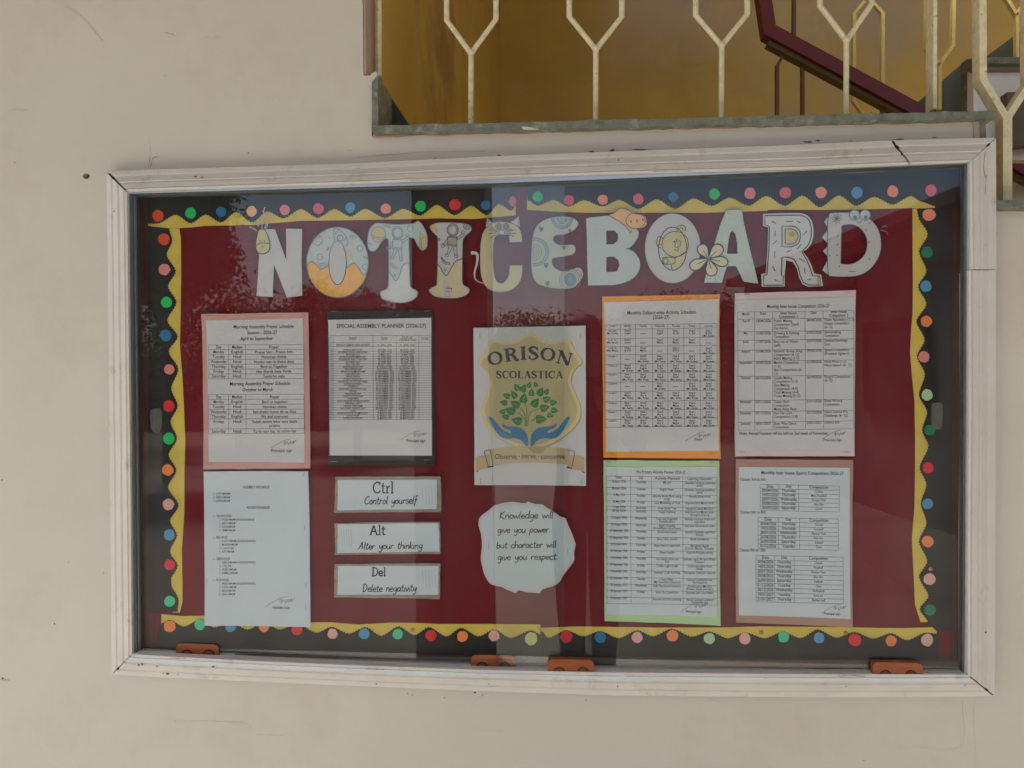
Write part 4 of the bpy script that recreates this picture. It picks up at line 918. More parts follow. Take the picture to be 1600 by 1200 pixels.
# A
t = letter('A', 'speckled mint paper letter A with a five petal flower at its foot', (1150, 443))
oa = z7((680, 142), (780, 139), (875, 140), (900, 300), (960, 560), (1020, 800), (1082, 1062), (1040, 1066), (890, 1040), (850, 950), (800, 850), (690, 850), (660, 940), (625, 1057), (400, 1055), (440, 880), (530, 560), (610, 300)); ha = cr(z7((755, 408), (790, 450), (812, 560), (817, 690), (690, 690), (710, 520), (730, 430)), 1, True)
poly('sheet', [oa, ha], YL, TH, mat('mint_paper', rgb(158, 166, 160, 1.6), .7, .09, 120), t)
k = Ink(YL - .0004); k.line(oa, [.6, 1, .7, .9], True); k.line(ha, .8, True); k.build('outline', PEN, t)
k = Ink(YL - .0007)
for _ in range(90):
    a = (random.uniform(1110, 1180), random.uniform(330, 440))
    if abs(a[0] - (1147 + (a[1] - 330) * .08)) < 12 + (a[1] - 330) * .26 and not (1136 < a[0] < 1153 and 358 < a[1] < 418) and not (a[1] > 412 and 1132 < a[0] < 1156): k.line([a, (a[0] + random.uniform(-2, 2), a[1] + random.uniform(-2, 2))], .7)
k.build('green_speckle', mat('green_crayon', rgb(120, 146, 130, K), .7), t)
flw = poly('flower', [ell(*z7((455, 755))[0], 3, 3, 12)], YL - .0028, .0006, SLATE, t)
fc = z7((455, 755))[0]
for ang, ln, wd in ((-122, 25.5, 8.2), (-44, 29, 9), (12, 31, 7.6), (75, 27.5, 8.8), (154, 31.5, 8.4)):
    q = [(0, 0), (ln * .3, -wd * .55), (ln * .62, -wd), (ln * .9, -wd * .75), (ln, 0), (ln * .9, wd * .75), (ln * .62, wd), (ln * .3, wd * .55)]
    c0, s0 = math.cos(R_(ang)), math.sin(R_(ang)); q = [(fc[0] + a * c0 - b * s0, fc[1] + a * s0 + b * c0) for a, b in cr(q, 4, True)]
    yy = YL - .0016 - .0001 * abs(ang) / 100
    pt = poly('petal', [q], yy, .0005, mat('cream_petal', rgb(180, 172, 142, K), .7, .04), flw)
    k = Ink(yy - .0003); k.line(q, 1.7, True); k.line([(fc[0] + c0 * ln * .1, fc[1] + s0 * ln * .1), (fc[0] + c0 * ln * .6, fc[1] + s0 * ln * .6)], 1.2)
    kk = obj('petal_line', k.v, k.f, PEN, flw)
# R
t = letter('R', 'white paper letter R with double black outline and short dashes', (1238, 446))
orr = z8((90, 175), (300, 168)) + cr(z8((500, 167), (590, 192), (648, 270), (663, 390), (643, 500), (595, 570), (542, 603)), 3) + z8((600, 680), (640, 760), (670, 852), (750, 868), (770, 995), (600, 1002), (540, 975), (500, 900), (475, 800), (430, 722), (350, 702), (335, 862), (335, 1000), (75, 1002), (68, 860), (118, 850), (140, 600), (148, 330), (90, 310))
poly('sheet', [orr], YL, TH, WHITEP, t)
kk = Ink(YL - .0003); cD = z8((340, 345)) + cr(z8((400, 345), (450, 358), (482, 400), (486, 450), (455, 503), (400, 520)), 3) + z8((340, 519)); kk.fill(cD); kk.fill(z8((712, 885), (738, 885), (742, 982), (715, 982))); kk.build('yellow_panel', mat('yellow_crayon', rgb(170, 158, 112, K), .7), t)
k = Ink(YL - .0007)
k.line(z8((110, 195), (300, 192)) + cr(z8((500, 190), (585, 218), (628, 290), (640, 400), (620, 490), (580, 555), (528, 602)), 3) + z8((580, 690), (620, 780), (652, 880), (735, 882), (742, 987), (600, 983), (545, 950), (510, 870), (490, 780), (440, 690), (370, 668), (305, 665), (298, 875), (320, 880), (318, 986), (95, 986), (98, 880), (132, 870), (155, 600), (162, 320), (110, 300)), 1.5, True)
k.line(z8((305, 315)) + cr(z8((400, 315), (460, 325), (506, 375), (513, 440), (485, 515), (410, 550)), 3) + z8((305, 550)), 1.3, True); k.line(cD, 1.2, True); k.line(z8((712, 885), (715, 982)), 1)
for q in (((185, 255), (235, 285)), ((350, 262), (430, 262)), ((482, 255), (512, 280)), ((228, 365), (226, 430)), ((200, 520), (250, 478)), ((222, 600), (222, 680)), ((360, 612), (415, 585)), ((475, 575), (525, 520)), ((555, 410), (590, 368)), ((500, 682), (565, 720)), ((195, 770), (228, 828)), ((560, 790), (568, 860)), ((220, 922), (272, 945)), ((590, 928), (640, 912))): k.line(z8(*q), 1.1)
st = z8((418, 405))[0]; k.line([(st[0] + (4.6 if i % 2 == 0 else 2) * math.sin(math.pi * i / 5), st[1] - (4.8 if i % 2 == 0 else 2) * math.cos(math.pi * i / 5)) for i in range(10)], .7, True)
k.build('outline', PEN, t)
# D
t = letter('D', 'grey paper letter D with big eyes on top and a spiked back', (1332, 434))
od = cr(z8((870, 165), (1080, 160), (1200, 178), (1310, 238), (1390, 330), (1430, 460), (1422, 620), (1340, 770), (1220, 862), (1080, 890), (870, 886), (832, 860), (822, 700), (822, 500), (822, 300), (835, 200)), 3, True); hd = z8((985, 312)) + cr(z8((985, 312), (1080, 298), (1170, 325), (1240, 400), (1272, 500), (1250, 620), (1180, 702), (1080, 746), (975, 742)), 3)[1:] + z8((980, 500))
poly('sheet', [od, hd], YL, TH, LGREY, t)
for q in (((824, 210), (785, 265), (824, 330)), ((824, 360), (763, 440), (824, 515)), ((824, 540), (773, 600), (824, 660)), ((824, 700), (763, 815), (824, 862))): poly('spike', [z8(*q)], YL + .001, .0005, LBLUE, t)
ey = []
for cx in (1130, 1250):
    e_ = poly('eye', [ell(*z8((cx, 190))[0], 8.2, 8, 24)], YL - .0012, .0006, LBLUE, t)
    k = Ink(YL - .0016); k.line(ell(*z8((cx, 190))[0], 8.2, 8, 24), 1.2, True); k.fill(ell(*z8((cx + 6, 216))[0], 3.2, 3.2, 16)); k.build('pupil', SLATE, e_)
k = Ink(YL - .0005); k.line(od, [.7, 1.2, .8, .8, 1.4], True); k.line(hd, 1.2, True)
k.line(cr(z8((1160, 260), (1185, 283), (1210, 255)), 4), 1)
for i in range(8):
    a = R_(45 * i + 10); c_ = z8((925, 230))[0]; q = [(0, 0), (5, -1.6), (9.5, 0), (5, 1.6), (0, 0)]; k.line([(c_[0] + u * math.cos(a) - v * math.sin(a), c_[1] + u * math.sin(a) + v * math.cos(a)) for u, v in q], .6)
for q in ((1300, 285), (1258, 358), (937, 430), (850, 468), (935, 522), (848, 652), (928, 645), (1298, 500), (1300, 690), (955, 770)): k.fill(ell(*z8(q)[0], 1.1, 1.1, 8))
k.line(z8((1060, 828), (1140, 832)), .8); k.line(z8((1085, 930), (1110, 890), (1125, 940), (1085, 942)), 1.0)
k.build('drawing', PEN, t)
k = Ink(YL - .0005); k.line(z8((1440, 330), (1480, 308), (1500, 330)), .8); k.line(z8((1425, 360), (1490, 375), (1508, 415)), .8); k.build('pencil_stroke', mat('white_pencil', rgb(150, 140, 140, K), .7), t)

# ------------------------------------------------------------------ notices
GN = 'typed notices pinned to the board'
YS = Y_CLOTH - .0055
def pinked(q, amp=.8, per=3.6):
    out = []
    for a, b in zip(q, q[1:] + q[:1]): out += teeth([a, b], amp, per)[:-1]
    return out
def wob(q, amp=.5, n=8):
    """slightly uneven paper edge"""
    out = []
    for a, b in zip(q, q[1:] + q[:1]):
        for i in range(n):
            t_ = i / n; out.append((a[0] + (b[0] - a[0]) * t_ + (random.uniform(-amp, amp) if i else 0), a[1] + (b[1] - a[1]) * t_ + (random.uniform(-amp, amp) if i else 0)))
    return out
def notice(name, label, cat, back, bm_, sheet, sm, pink=False, staples=(), group=GN):
    q = back or sheet
    t = thing(name, label, cat, P((q[2][0] + q[3][0]) / 2, (q[2][1] + q[3][1]) / 2, YS), group)
    if back: poly('backing_card', [wob(back, .4)], YS, .0008, bm_, t)
    if sheet: poly('paper', [pinked(sheet) if pink else wob(sheet, .25)], YS - .0009, .0004, sm, t)
    for (x, y_, a) in staples:
        dx, dy = 4.2 * math.cos(R_(a)), 4.2 * math.sin(R_(a))
        obj('staple', *tube([P(x - dx, y_ - dy, YS - .0016), P(x + dx, y_ + dy, YS - .0016)], .0005, 5), STEEL, t)
    return t
YI = YS - .0012
def quadmap(q):
    """(u,v) in 0..1 over the sheet -> pixels"""
    def f(u, v): 
        a = (q[0][0] + (q[1][0] - q[0][0]) * u, q[0][1] + (q[1][1] - q[0][1]) * u); b = (q[3][0] + (q[2][0] - q[3][0]) * u, q[3][1] + (q[2][1] - q[3][1]) * u)
        return (a[0] + (b[0] - a[0]) * v, a[1] + (b[1] - a[1]) * v)
    return f
def grid(k, xs, ys, slope=0.0, wd=.45):
    x0 = xs[0]
    for x in xs: k.line([(x, ys[0] + slope * (x - x0)), (x + .004 * (ys[-1] - ys[0]), ys[-1] + slope * (x - x0))], wd)
    for y_ in ys: k.line([(xs[0], y_), (xs[-1], y_ + slope * (xs[-1] - x0))], wd)
def signature(k, x, y_, s=1.0):
    k.line(cr([(x - 32 * s, y_ + 5 * s), (x - 18 * s, y_ - 4 * s), (x - 4 * s, y_ - 11 * s), (x + 6 * s, y_ - 13 * s)], 4), .5)
    k.line(cr([(x - 8 * s, y_ - 5 * s), (x - 3 * s, y_ - 9 * s), (x - 5 * s, y_ - 2 * s), (x + 1 * s, y_ - 8 * s), (x + 3 * s, y_ - 2 * s), (x + 7 * s, y_ - 9 * s), (x + 8 * s, y_ - 4 * s), (x + 13 * s, y_ - 10 * s), (x + 12 * s, y_ - 5 * s), (x + 18 * s, y_ - 11 * s)], 4), .6)

def zz(ox, oy, s): return lambda x, y: (ox + x / s, oy + y / s)
# 1 prayer schedule
f = zz(310, 480, 4.615)
t = notice('notice_sheet', 'morning assembly prayer schedule sheet on pink card, upper left', 'notice', [(316, 491), (482.5, 488), (485.5, 731.5), (319, 733)], PINKC, [f(60, 95), f(757, 80), f(768, 1120), f(78, 1115)], WHITEP, staples=[(326, 493.5, 0), (475, 491, 3), (330, 725.5, 0), (474, 725, 0)])
k = Ink(YI)
sl = -.012
def T(s, x, y_, h, w_=None, al='c', b=0, sl_=None, F_=None):
    p = (F_ or f)(x, y_); sc = 4.615; text(k, s, p[0], p[1], h, w_, al, b, sl if sl_ is None else sl_)
T('Morning Assembly Prayer Schedule', 472, 152, 8.2, 95, b=1); T('Session - 2026-27', 460, 195, 8.2, 47, b=1); T('April to September', 420, 238, 8.2, 51, b=1)
T('Morning Assembly Prayer Schedule', 445, 563, 8.2, 95, b=1); T('October to March', 428, 606, 8.2, 48, b=1)
rows = [('Day', 'Medium', 'Prayer'), ('Monday', 'English', 'Praise him , Praise him'), ('Tuesday', 'Hindi', 'Hanuman chalisa'), ('Wednesday', 'Hindi', 'Humko man ki shakti dena'), ('Thursday', 'English', 'Bind us Together'), ('Friday', 'Hindi', 'Hey Sharde mata Varde'), ('Saturday', 'Hindi', 'Tumhi ho mata')]
for i, (a, b, c) in enumerate(rows):
    y_ = 298 + i * 35; hb = 1 if i == 0 else 0
    T(a, 147, y_, 7, len(a) * 2.75, b=hb); T(b, 280, y_, 7, len(b) * 2.7, b=1 if i == 0 else 0); T(c, 545, y_, 7, len(c) * 2.62, b=hb)
rows = [('Day', 'Medium', 'Prayer'), ('Monday', 'English', 'Bind us together'), ('Tuesday', 'Hindi', 'Hanuman chalisa'), ('Wednesday', 'Hindi', 'Itni shakti hume de na data'), ('Thursday', 'English', 'We shall overcome'), ('Friday', 'Hindi', 'Subah savere lekar tera naam'), ('Saturday', 'Hindi', 'Tu hi ram hai, tu rahim hai')]
for i, (a, b, c) in enumerate(rows):
    y_ = 657 + i * 35.5 + (35 if i == 6 else 0); hb = 1 if i == 0 else 0
    T(a, 148, y_, 7, len(a) * 2.75, b=hb); T(b, 281, y_, 7, len(b) * 2.7, b=hb); T(c, 550, y_, 7, len(c) * 2.5, b=hb)
T('prabhu', 550, 864, 7, 17); T('Principal sign', 600, 1044, 7, 34, b=0)
k.build('printed_text', INKB, t)
k = Ink(YI - .0001)
grid(k, [f(76, 0)[0], f(218, 0)[0], f(340, 0)[0], f(760, 0)[0]], [f(0, 272 + i * 35)[1] for i in range(8)], -.004)
grid(k, [f(76, 0)[0], f(218, 0)[0], f(343, 0)[0], f(762, 0)[0]], [f(0, v)[1] for v in (630, 666, 701, 737, 771, 806, 878, 913)], -.004)
k.build('table_lines', INKL, t); k = Ink(YI - .0001); signature(k, *f(640, 1000), .8); k.build('signature', INKL, t)
# 2 special assembly planner
f = zz(500, 475, 4.615)
t = notice('notice_sheet', 'special assembly planner sheet with pinked edges on black card', 'notice', [(511, 486), (676.6, 485), (679.4, 727.5), (513, 727.5)], BLACKC, [f(62, 115), f(803, 100), f(808, 1092), f(72, 1092)], WHITEP, True, [(522, 486.5, -5), (668, 486, -8), (522, 721, -5), (667, 718.5, 3)])
k = Ink(YI); sl = -.004
T('SPECIAL ASSEMBLY PLANNER (2026-27)', 443, 172, 9.0, 140, b=1); T('EVENT', 238, 258, 5.5, 12); T('DATE', 465, 258, 5.5, 10); T('DATE OF', 630, 250, 5.5, 17); T('CELEBRATION', 630, 268, 5.5, 26); T('CLASS', 757, 258, 5.5, 12)
ev = ['BHAGAT NAMDEV BHAI JAYANTI', 'WORLD EARTH DAY', 'INTERNATIONAL DANCE DAY', 'MOTHERS DAY', 'WORLD ENVIRONMENT DAY', 'INTERNATIONAL YOGA DAY', 'FATHERS DAY', 'DOCTORS DAY', 'INDEPENDENCE DAY', 'RAKSHABANDHAN', 'KRISHNA JANMASHTAMI', 'TEACHERS DAY', 'HINDI DIWAS', 'WORLD OZONE DAY', 'NATIONAL NUTRITION WEEK', 'GANDHI JAYANTI', 'DUSSEHRA', 'NATIONAL EDUCATION DAY', 'DIWALI', 'CHILDRENS DAY', 'CONSTITUTION DAY', 'CHRISTMAS', 'GURU GOBIND SINGH JAYANTI', 'REPUBLIC DAY', 'VASANT PANCHAMI', 'NATIONAL SCIENCE DAY', 'HOLI', 'INTERNATIONAL WOMENS DAY', 'EARTH HOUR', 'WORLD WATER DAY']
mo = ['APRIL', 'APRIL', 'APRIL', 'MAY', 'JUNE', 'JUNE', 'JUNE', 'JULY', 'AUGUST', 'AUGUST', 'SEPTEMBER', 'SEPTEMBER', 'SEPTEMBER', 'SEPTEMBER', 'SEPTEMBER', 'OCTOBER', 'OCTOBER', 'NOVEMBER', 'NOVEMBER', 'NOVEMBER', 'NOVEMBER', 'DECEMBER', 'JANUARY', 'JANUARY', 'FEBRUARY', 'FEBRUARY', 'MARCH', 'MARCH', 'MARCH', 'MARCH']
ylines = [228, 280]
for i, e_ in enumerate(ev):
    y_ = 302 + (0 if i == 0 else 17 + i * 17.6 + 0)
    T(str(i + 1), 85, y_, 4.2, 2.5); T(e_, 238, y_, 4.0, min(len(e_) * 2.0, 56)); d_ = '%02d %s, %d' % ((i * 7) % 28 + 1, mo[i], 2026 if i < 22 else 2027)
    T(d_, 466, y_, 4.0, len(d_) * 1.62); T(d_, 630, y_, 4.0, len(d_) * 1.62); ylines.append(y_ + 5)
T('Principal sign', 692, 996, 7, 30, b=1)
k.build('printed_text', INKB, t); k = Ink(YI - .0001)
grid(k, [f(v, 0)[0] for v in (72, 95, 382, 549, 712, 803)], [f(0, v)[1] for v in ylines], -.002, .42)
k.build('table_lines', INKL, t); k = Ink(YI - .0001); signature(k, *f(700, 965), .85); k.build('signature', INKL, t)
# 3 emblem
f = zz(730, 500, 4.444)
t = notice('emblem_poster', 'white sheet with a gold shield, green tree, blue hands and ribbon motto', 'poster', None, None, [f(45, 55), f(822, 40), f(825, 1150), f(52, 1145)], WHITEP, staples=[(750, 525, 85), (907, 525, 88), (751, 752, 80), (909, 752, 90)], group='posters on the board')
def fz(*p): return [f(a, b) for a, b in p]
shield = cr(fz((435, 85), (350, 130), (250, 150), (160, 135), (130, 210), (75, 290), (120, 350), (148, 420), (135, 520), (100, 620), (120, 720), (200, 810), (330, 875), (440, 895), (560, 870), (680, 800), (775, 700), (785, 600), (745, 500), (720, 420), (745, 340), (798, 290), (740, 200), (700, 125), (600, 150), (510, 125)), 3, True)
GOLD = mat('gold_border_print', rgb(182, 164, 126, 1.6), .6, .08, 25); GOLD2 = mat('olive_border_print', rgb(142, 134, 100, K), .6, .08, 25); TAN = mat('tan_shield_print', rgb(166, 152, 116, K), .6, .06, 9)
k = Ink(YI); k.fill([(a + 1.8, b + 1.6) for a, b in shield]); k.build('shield_shade', GOLD2, t)
k = Ink(YI - .0001); k.fill(shield); k.build('shield_border', GOLD, t)
cs = f(435, 500); sh2 = [(cs[0] + (a - cs[0]) * .93, cs[1] + (b - cs[1]) * .935) for a, b in shield]
k = Ink(YI - .0002); k.fill(sh2); k.build('shield', TAN, t)
NAVY = mat('navy_print', rgb(52, 56, 74, 1.4), .6); BROWNT = mat('brown_print', rgb(86, 60, 44, 1.3), .6)
k = Ink(YI - .0003, 2e-6); serif(k, 'ORISON', (764.5, 892), 573.5, 20, 12, 1.15); k.build('name_lettering', NAVY, t)
k = Ink(YI - .0003, 2e-6); serif(k, 'SCOLASTICA', (775, 880), 591, 11.5, 0, 1.15); k.build('name_lettering', mat('dark_plum_print', rgb(62, 52, 60, 1.3), .6), t)
GRN = mat('green_leaf_print', rgb(50, 118, 66, 1.35), .6, .12, 60); BLU = mat('blue_hand_print', rgb(52, 112, 150, 1.4), .6, .06, 40)
k = Ink(YI - .0003)
leaves = [(430, 450, 16, -70), (475, 448, 15, -110), (345, 468, 21, -120), (390, 475, 22, -60), (275, 527, 20, 200), (325, 520, 22, -120), (392, 545, 27, -80), (447, 505, 20, -90), (508, 500, 24, -60), (552, 497, 17, -50), (255, 575, 20, 190), (335, 585, 27, 210), (472, 575, 27, -50), (553, 550, 22, -20), (598, 573, 20, -10), (300, 630, 28, 200), (245, 637, 17, 180), (538, 610, 26, -15), (605, 628, 20, 10), (268, 673, 20, 190), (345, 700, 28, 195), (575, 662, 18, 10), (512, 688, 30, 0)]
LV = Ink(YI - .0003)
for (x, y_, r, an) in leaves:
    c0, s0 = math.cos(R_(an)), math.sin(R_(an)); q = [(-.85, 0), (-.85, .6), (-.25, .82), (.45, .5), (1.1, 0), (.45, -.5), (-.25, -.78), (-.85, -.55)]
    LV.fill([f(x + (a * c0 - b * s0) * r * 1.38, y_ + (a * s0 + b * c0) * r * 1.38) for a, b in q])
for q in (((403, 740), (400, 660), (370, 610), (345, 595)), ((420, 735), (430, 660), (470, 625), (520, 612)), ((410, 735), (415, 640), (400, 570)), ((398, 690), (360, 650), (310, 632)), ((445, 705), (480, 682), (510, 690))): LV.line([f(*p) for p in cr(q, 5)], [1.4, 1.1, .7])
LV.build('tree_emblem', GRN, t)
k = Ink(YI - .0006)
for (x, y_, r, an) in leaves:
    c0, s0 = math.cos(R_(an)), math.sin(R_(an)); k.line([f(x - c0 * r * .9, y_ - s0 * r * .9), f(x + c0 * r * .6, y_ + s0 * r * .6)], .55)
k.build('leaf_vein', TAN, t)
k = Ink(YI - .0004)
hl = [(150, 668), (175, 680), (215, 730), (250, 765), (300, 785), (300, 770), (250, 745), (243, 715), (270, 735), (330, 742), (375, 752), (410, 785), (422, 830), (422, 870), (405, 872), (380, 840), (330, 820), (270, 825), (220, 800), (180, 740), (155, 690)]
k.fill([f(*p) for p in cr(hl, 3, True)]); k.fill([f(862 - (a - 0), b) for a, b in cr([(a if a > 0 else a, b) for a, b in hl], 3, True)]); k.build('hands_emblem', BLU, t)
RIB = mat('cream_ribbon_print', rgb(164, 146, 112, K), .6, .05, 30)
k = Ink(YI - .0005); k.fill([f(*p) for p in ((62, 950), (160, 935), (160, 1025), (62, 1045))]); k.fill([f(*p) for p in ((700, 935), (812, 950), (812, 1050), (700, 1030))]); k.fill([f(*p) for p in cr([(150, 900), (300, 880), (430, 875), (580, 882), (710, 900)], 3) + cr([(715, 1008), (580, 995), (430, 990), (300, 995), (180, 1015)], 3)]); k.build('ribbon', RIB, t)
k = Ink(YI - .0008); k.line([f(*p) for p in ((118, 912), (160, 900), (180, 1018), (150, 1025), (118, 912))], 1.0); k.line([f(*p) for p in ((700, 902), (748, 915), (725, 1030), (690, 1020))], 1.0); k.line([f(*p) for p in ((690, 1020), (725, 1030))], 2); k.line([f(*p) for p in ((140, 1020), (182, 1016))], 2); k.line([f(*p) for p in ((65, 1050), (78, 1050))], 1.8); k.line([f(*p) for p in ((795, 1052), (815, 1058))], 1.8); k.build('ribbon_line', BROWNT, t)
k = Ink(YI - .0009); sl = 0
for s_, xa, ya in (('Observe', 268, 962), ('-', 363, 955), ('serve', 428, 958), ('-', 496, 955), ('conserve', 595, 962)):
    p = f(xa, ya); text(k, s_, p[0], p[1] + .6, 11.5, {'Observe': 35, '-': 3, 'serve': 23, 'conserve': 38}[s_], 'c', 1)
k.build('motto_lettering', INKB, t)
# 4 subject-wise schedule
f = zz(930, 450, 4.444)
t = notice('notice_sheet', 'monthly subject-wise activity schedule on bright orange card', 'notice', [(940.8, 463.5), (1124, 460), (1125.5, 716.6), (942.8, 715)], ORANGEC, [f(62, 100), f(855, 78), f(857, 1130), f(75, 1138)], WHITEP, True, [(955, 709, 5), (1113, 708, 0)])
k = Ink(YI); sl = -.015
T('Monthly Subject-wise Activity Schedule', 460, 182, 8.4, 108, b=1); T('(2026-27)', 458, 215, 8.4, 26, b=1)
cols = [120, 225, 333, 450, 560, 672, 788]; xe = [68, 175, 280, 395, 503, 615, 727, 845]; ye = [258, 288, 352, 408, 465, 530, 592, 655, 720, 790, 852, 912, 968]
for c, s_ in zip(cols, ['Class', 'Monday', 'Tuesday', 'Wednesday', 'Thursday', 'Friday', 'Saturday']): T(s_, c, 270, 4.6, len(s_) * 1.7, b=0)
subj = ['English', 'Hindi', 'Maths', 'EVS', 'Science', 'G.K', 'S.St', 'Art', 'Computer']; tea = ['Mrs. Rekha', 'Mrs. Sarita', 'Mrs. Pooja', 'Ms. Kavita', 'Mrs. Geeta', 'Mr. Sandeep', 'Mrs. Priya']
cl = [('Nursery', 'Mrs. Rekha'), ('L.K.G', 'Mrs. Mamta'), ('U.K.G', 'Mrs. Meena')] + [('Grade-%d' % i, '') for i in range(1, 9)]
rr_ = random.Random(5)
for i in range(11):
    yc = ye[i + 1]
    T(cl[i][0], cols[0], yc + 16, 4.6, 13, b=0)
    if cl[i][1]: T(cl[i][1], cols[0], yc + 34, 4.6, 17, b=0)
    for j in range(1, 7):
        if rr_.random() < (.45 if i < 3 else .15):
            p = f(cols[j] - 20, yc + 30); k.line([p, (p[0] + 8, p[1])], .7); continue
        s1 = 'Week ' + ['I', 'II', 'III', 'IV', 'V'][rr_.randrange(5)]
        T(s1, cols[j], yc + 15, 4.7, 10, b=1); T(rr_.choice(subj), cols[j], yc + 33, 4.7, 10, b=1)
        if i > 2 or j == 6: s3 = '(' + rr_.choice(tea) + ')'; T(s3, cols[j], yc + 51, 4.7, 17.5, b=1)
T('Principal', 715, 1058, 6, 12, b=1)
k.build('printed_text', INKB, t); k = Ink(YI - .0001); grid(k, [f(v, 0)[0] for v in xe], [f(0, v)[1] for v in ye], -.014, .45); k.build('table_lines', INKL, t)
k = Ink(YI - .0001); signature(k, *f(740, 1045), .8); k.build('signature', INKL, t)
# 5 inter house competition
f = zz(1135, 445, 4.444)
t = notice('notice_sheet', 'monthly inter house competition table on pale pink card, upper right', 'notice', [(1147.4, 458.5), (1336.8, 453.5), (1335, 712.8), (1148, 712.8)], LPINKC, [(1149, 469.5), (1335.5, 464), (1334, 703.5), (1149.5, 703.5)], WHITEP, False, [(1167, 460.5, 0), (1324, 456.5, 2), (1159, 706.5, 0), (1322, 706.5, 0)])
k = Ink(YI); sl = -.012
T('Monthly Inter house Competition 2026-27', 498, 160, 7.8, 98, b=1)
for s_, x, y_ in (('Month', 133, 213), ('Date', 252, 208), ('Inter house', 430, 205), ('Competition 1', 430, 230), ('Date', 605, 202), ('Inter house', 780, 196), ('Competition 2', 780, 221)): T(s_, x, y_, 6.4, len(s_) * 2.3, b=1)
rows = [('April', '14/04/2026', ['Poster Making', 'Competition (Earth', 'Day theme)'], '24/04/2026', ['Poem Recitation (1- 5)', 'Rebate Competition', '(6-12)'], 260), ('May', '11/05/2026', ['Drawing & Painting', 'Competition'], '23/05/2026', ['Storytelling', 'Competition'], 345), ('July', '11/07/2026', ['Best out of Waste', '(all)'], '25/07/2026', ['General Knowledge', 'Quiz'], 404),
        ('August', '11/08/2026', ['Patriotic Group Song', 'Competition (6-12)', 'Rakhi Making (1-5)'], '24/08/2026', ['Speech Competition', '(Freedom Fighters)'], 470), ('September', '10/09/2026', ['Mantra Competition', '(1-5)', 'Skit Competition (6-', '12)'], '21/09/2026', ['Hindi Poem (1-5)', 'Hindi Speech (6- 12)'], 550),
        ('October', '05/10/2026', ['Candle Making', 'Competition (1-3)', 'Diya Making', 'Competition (4-5)', 'Thali Making (6-8)', 'Toran Making (9-12)'], '26/10/2026', ['Rangoli Competition', '(6-12)'], 656), ('November', '05/11/2026', ['Talent Hunt', 'Competition', 'Maths Relay Race'], '27/11/2026', ['Essay Writing', 'Competition'], 822),
        ('December', '07/12/2026', ['New Year Card', 'Competition (1-8)'], '22/12/2026', ['Smart Science Pro', 'Challenge (6- 12)'], 900), ('January', '20/01/2027', ['State Wise Dance', 'Competition'], '25/01/2027', ['Science Exh'], 972)]
for m_, d1, a, d2, b, y_ in rows:
    T(m_, 134, y_, 6.2, len(m_) * 2.25); T(d1, 255, y_, 6.2, 24); T(d2, 608, y_ - 6, 6.2, 24)
    for i, s_ in enumerate(a): T(s_, 327, y_ + i * 25, 6.2, len(s_) * 2.22, 'l')
    for i, s_ in enumerate(b): T(s_, 680, y_ - 8 + i * 25, 6.2, len(s_) * 2.15, 'l')
T('Note: Annual Function will be held on 2nd week of November.', 88, 1041, 7.2, 140, 'l', 1, 0); T('Principal Sign', 738, 1086, 6.5, 29)
k.build('printed_text', INKB, t); k = Ink(YI - .0001); grid(k, [f(v, 0)[0] for v in (78, 193, 318, 545, 671, 882)], [f(0, v)[1] for v in (190, 240, 327, 386, 455, 532, 637, 805, 882, 955, 1010)], -.013, .45); k.build('table_lines', INKL, t)
k = Ink(YI - .0001); signature(k, *f(770, 1055), .75); k.build('signature', INKL, t)
# 6 bluish incharge list
f = zz(305, 730, 4.615)
t = notice('notice_sheet', 'pale blue incharge list sheet without card, lower left over the border', 'notice', None, None, [f(65, 30), f(818, 28), f(835, 1150), f(72, 1140)], BLUEP, staples=[(475, 741, -60), (476, 824, 80), (478, 914, 85), (478, 948, 85), (323, 907, 80)])
k = Ink(YI); sl = 0
T('ASSEMBLY INCHARGE', 440, 153, 6.4, 42, b=1); T('HOUSE INCHARGE', 455, 301, 6.4, 36, b=1)
for i, s_ in enumerate(('1.  JYOTI MAAM', '2.  NEELU MAAM', '3.  SAPNA MAAM')): T(s_, 132, 198 + i * 26, 4.8, 26, 'l')
for hy, hn, ls in ((360, 'YELLOW HOUSE', ['1.  POOJA MAAM (HOUSE INCHARGE)', '2.  REETA MAAM', '3.  SONIA MAAM', '4.  SEEMA MAAM']), (514, 'RED HOUSE', ['1.  KAVITA MAAM (HOUSE INCHARGE)', '2.  MANISHA MAAM', '3.  LALIT SIR', '4.  RITU MAAM']), (668, 'GREEN HOUSE', ['1.  SHEELA MAAM (HOUSE INCHARGE)', '2.  TEJ SIR', '3.  ANJALI MAAM', '4.  NIRMALA MAAM']), (821, 'BLUE HOUSE', ['1.  PREETI MAAM (HOUSE INCHARGE)', '2.  SUNITA MAAM', '3.  REKHA MAAM', '4.  SHALU MAAM'])):
    k.fill(ell(*f(136, hy - 5), .7, .7, 8)); T(hn, 153, hy, 5.6, len(hn) * 1.95, 'l', 1)
    for i, s_ in enumerate(ls): T(s_, 175, hy + 25.5 * (i + 1), 5.0, len(s_) * 1.78, 'l')
T('PRINCIPAL SIGN', 620, 1022, 5.4, 27, b=1)
k.build('printed_text', INKB, t); k = Ink(YI - .0001); signature(k, *f(640, 990), .95); k.build('signature', INKL, t)
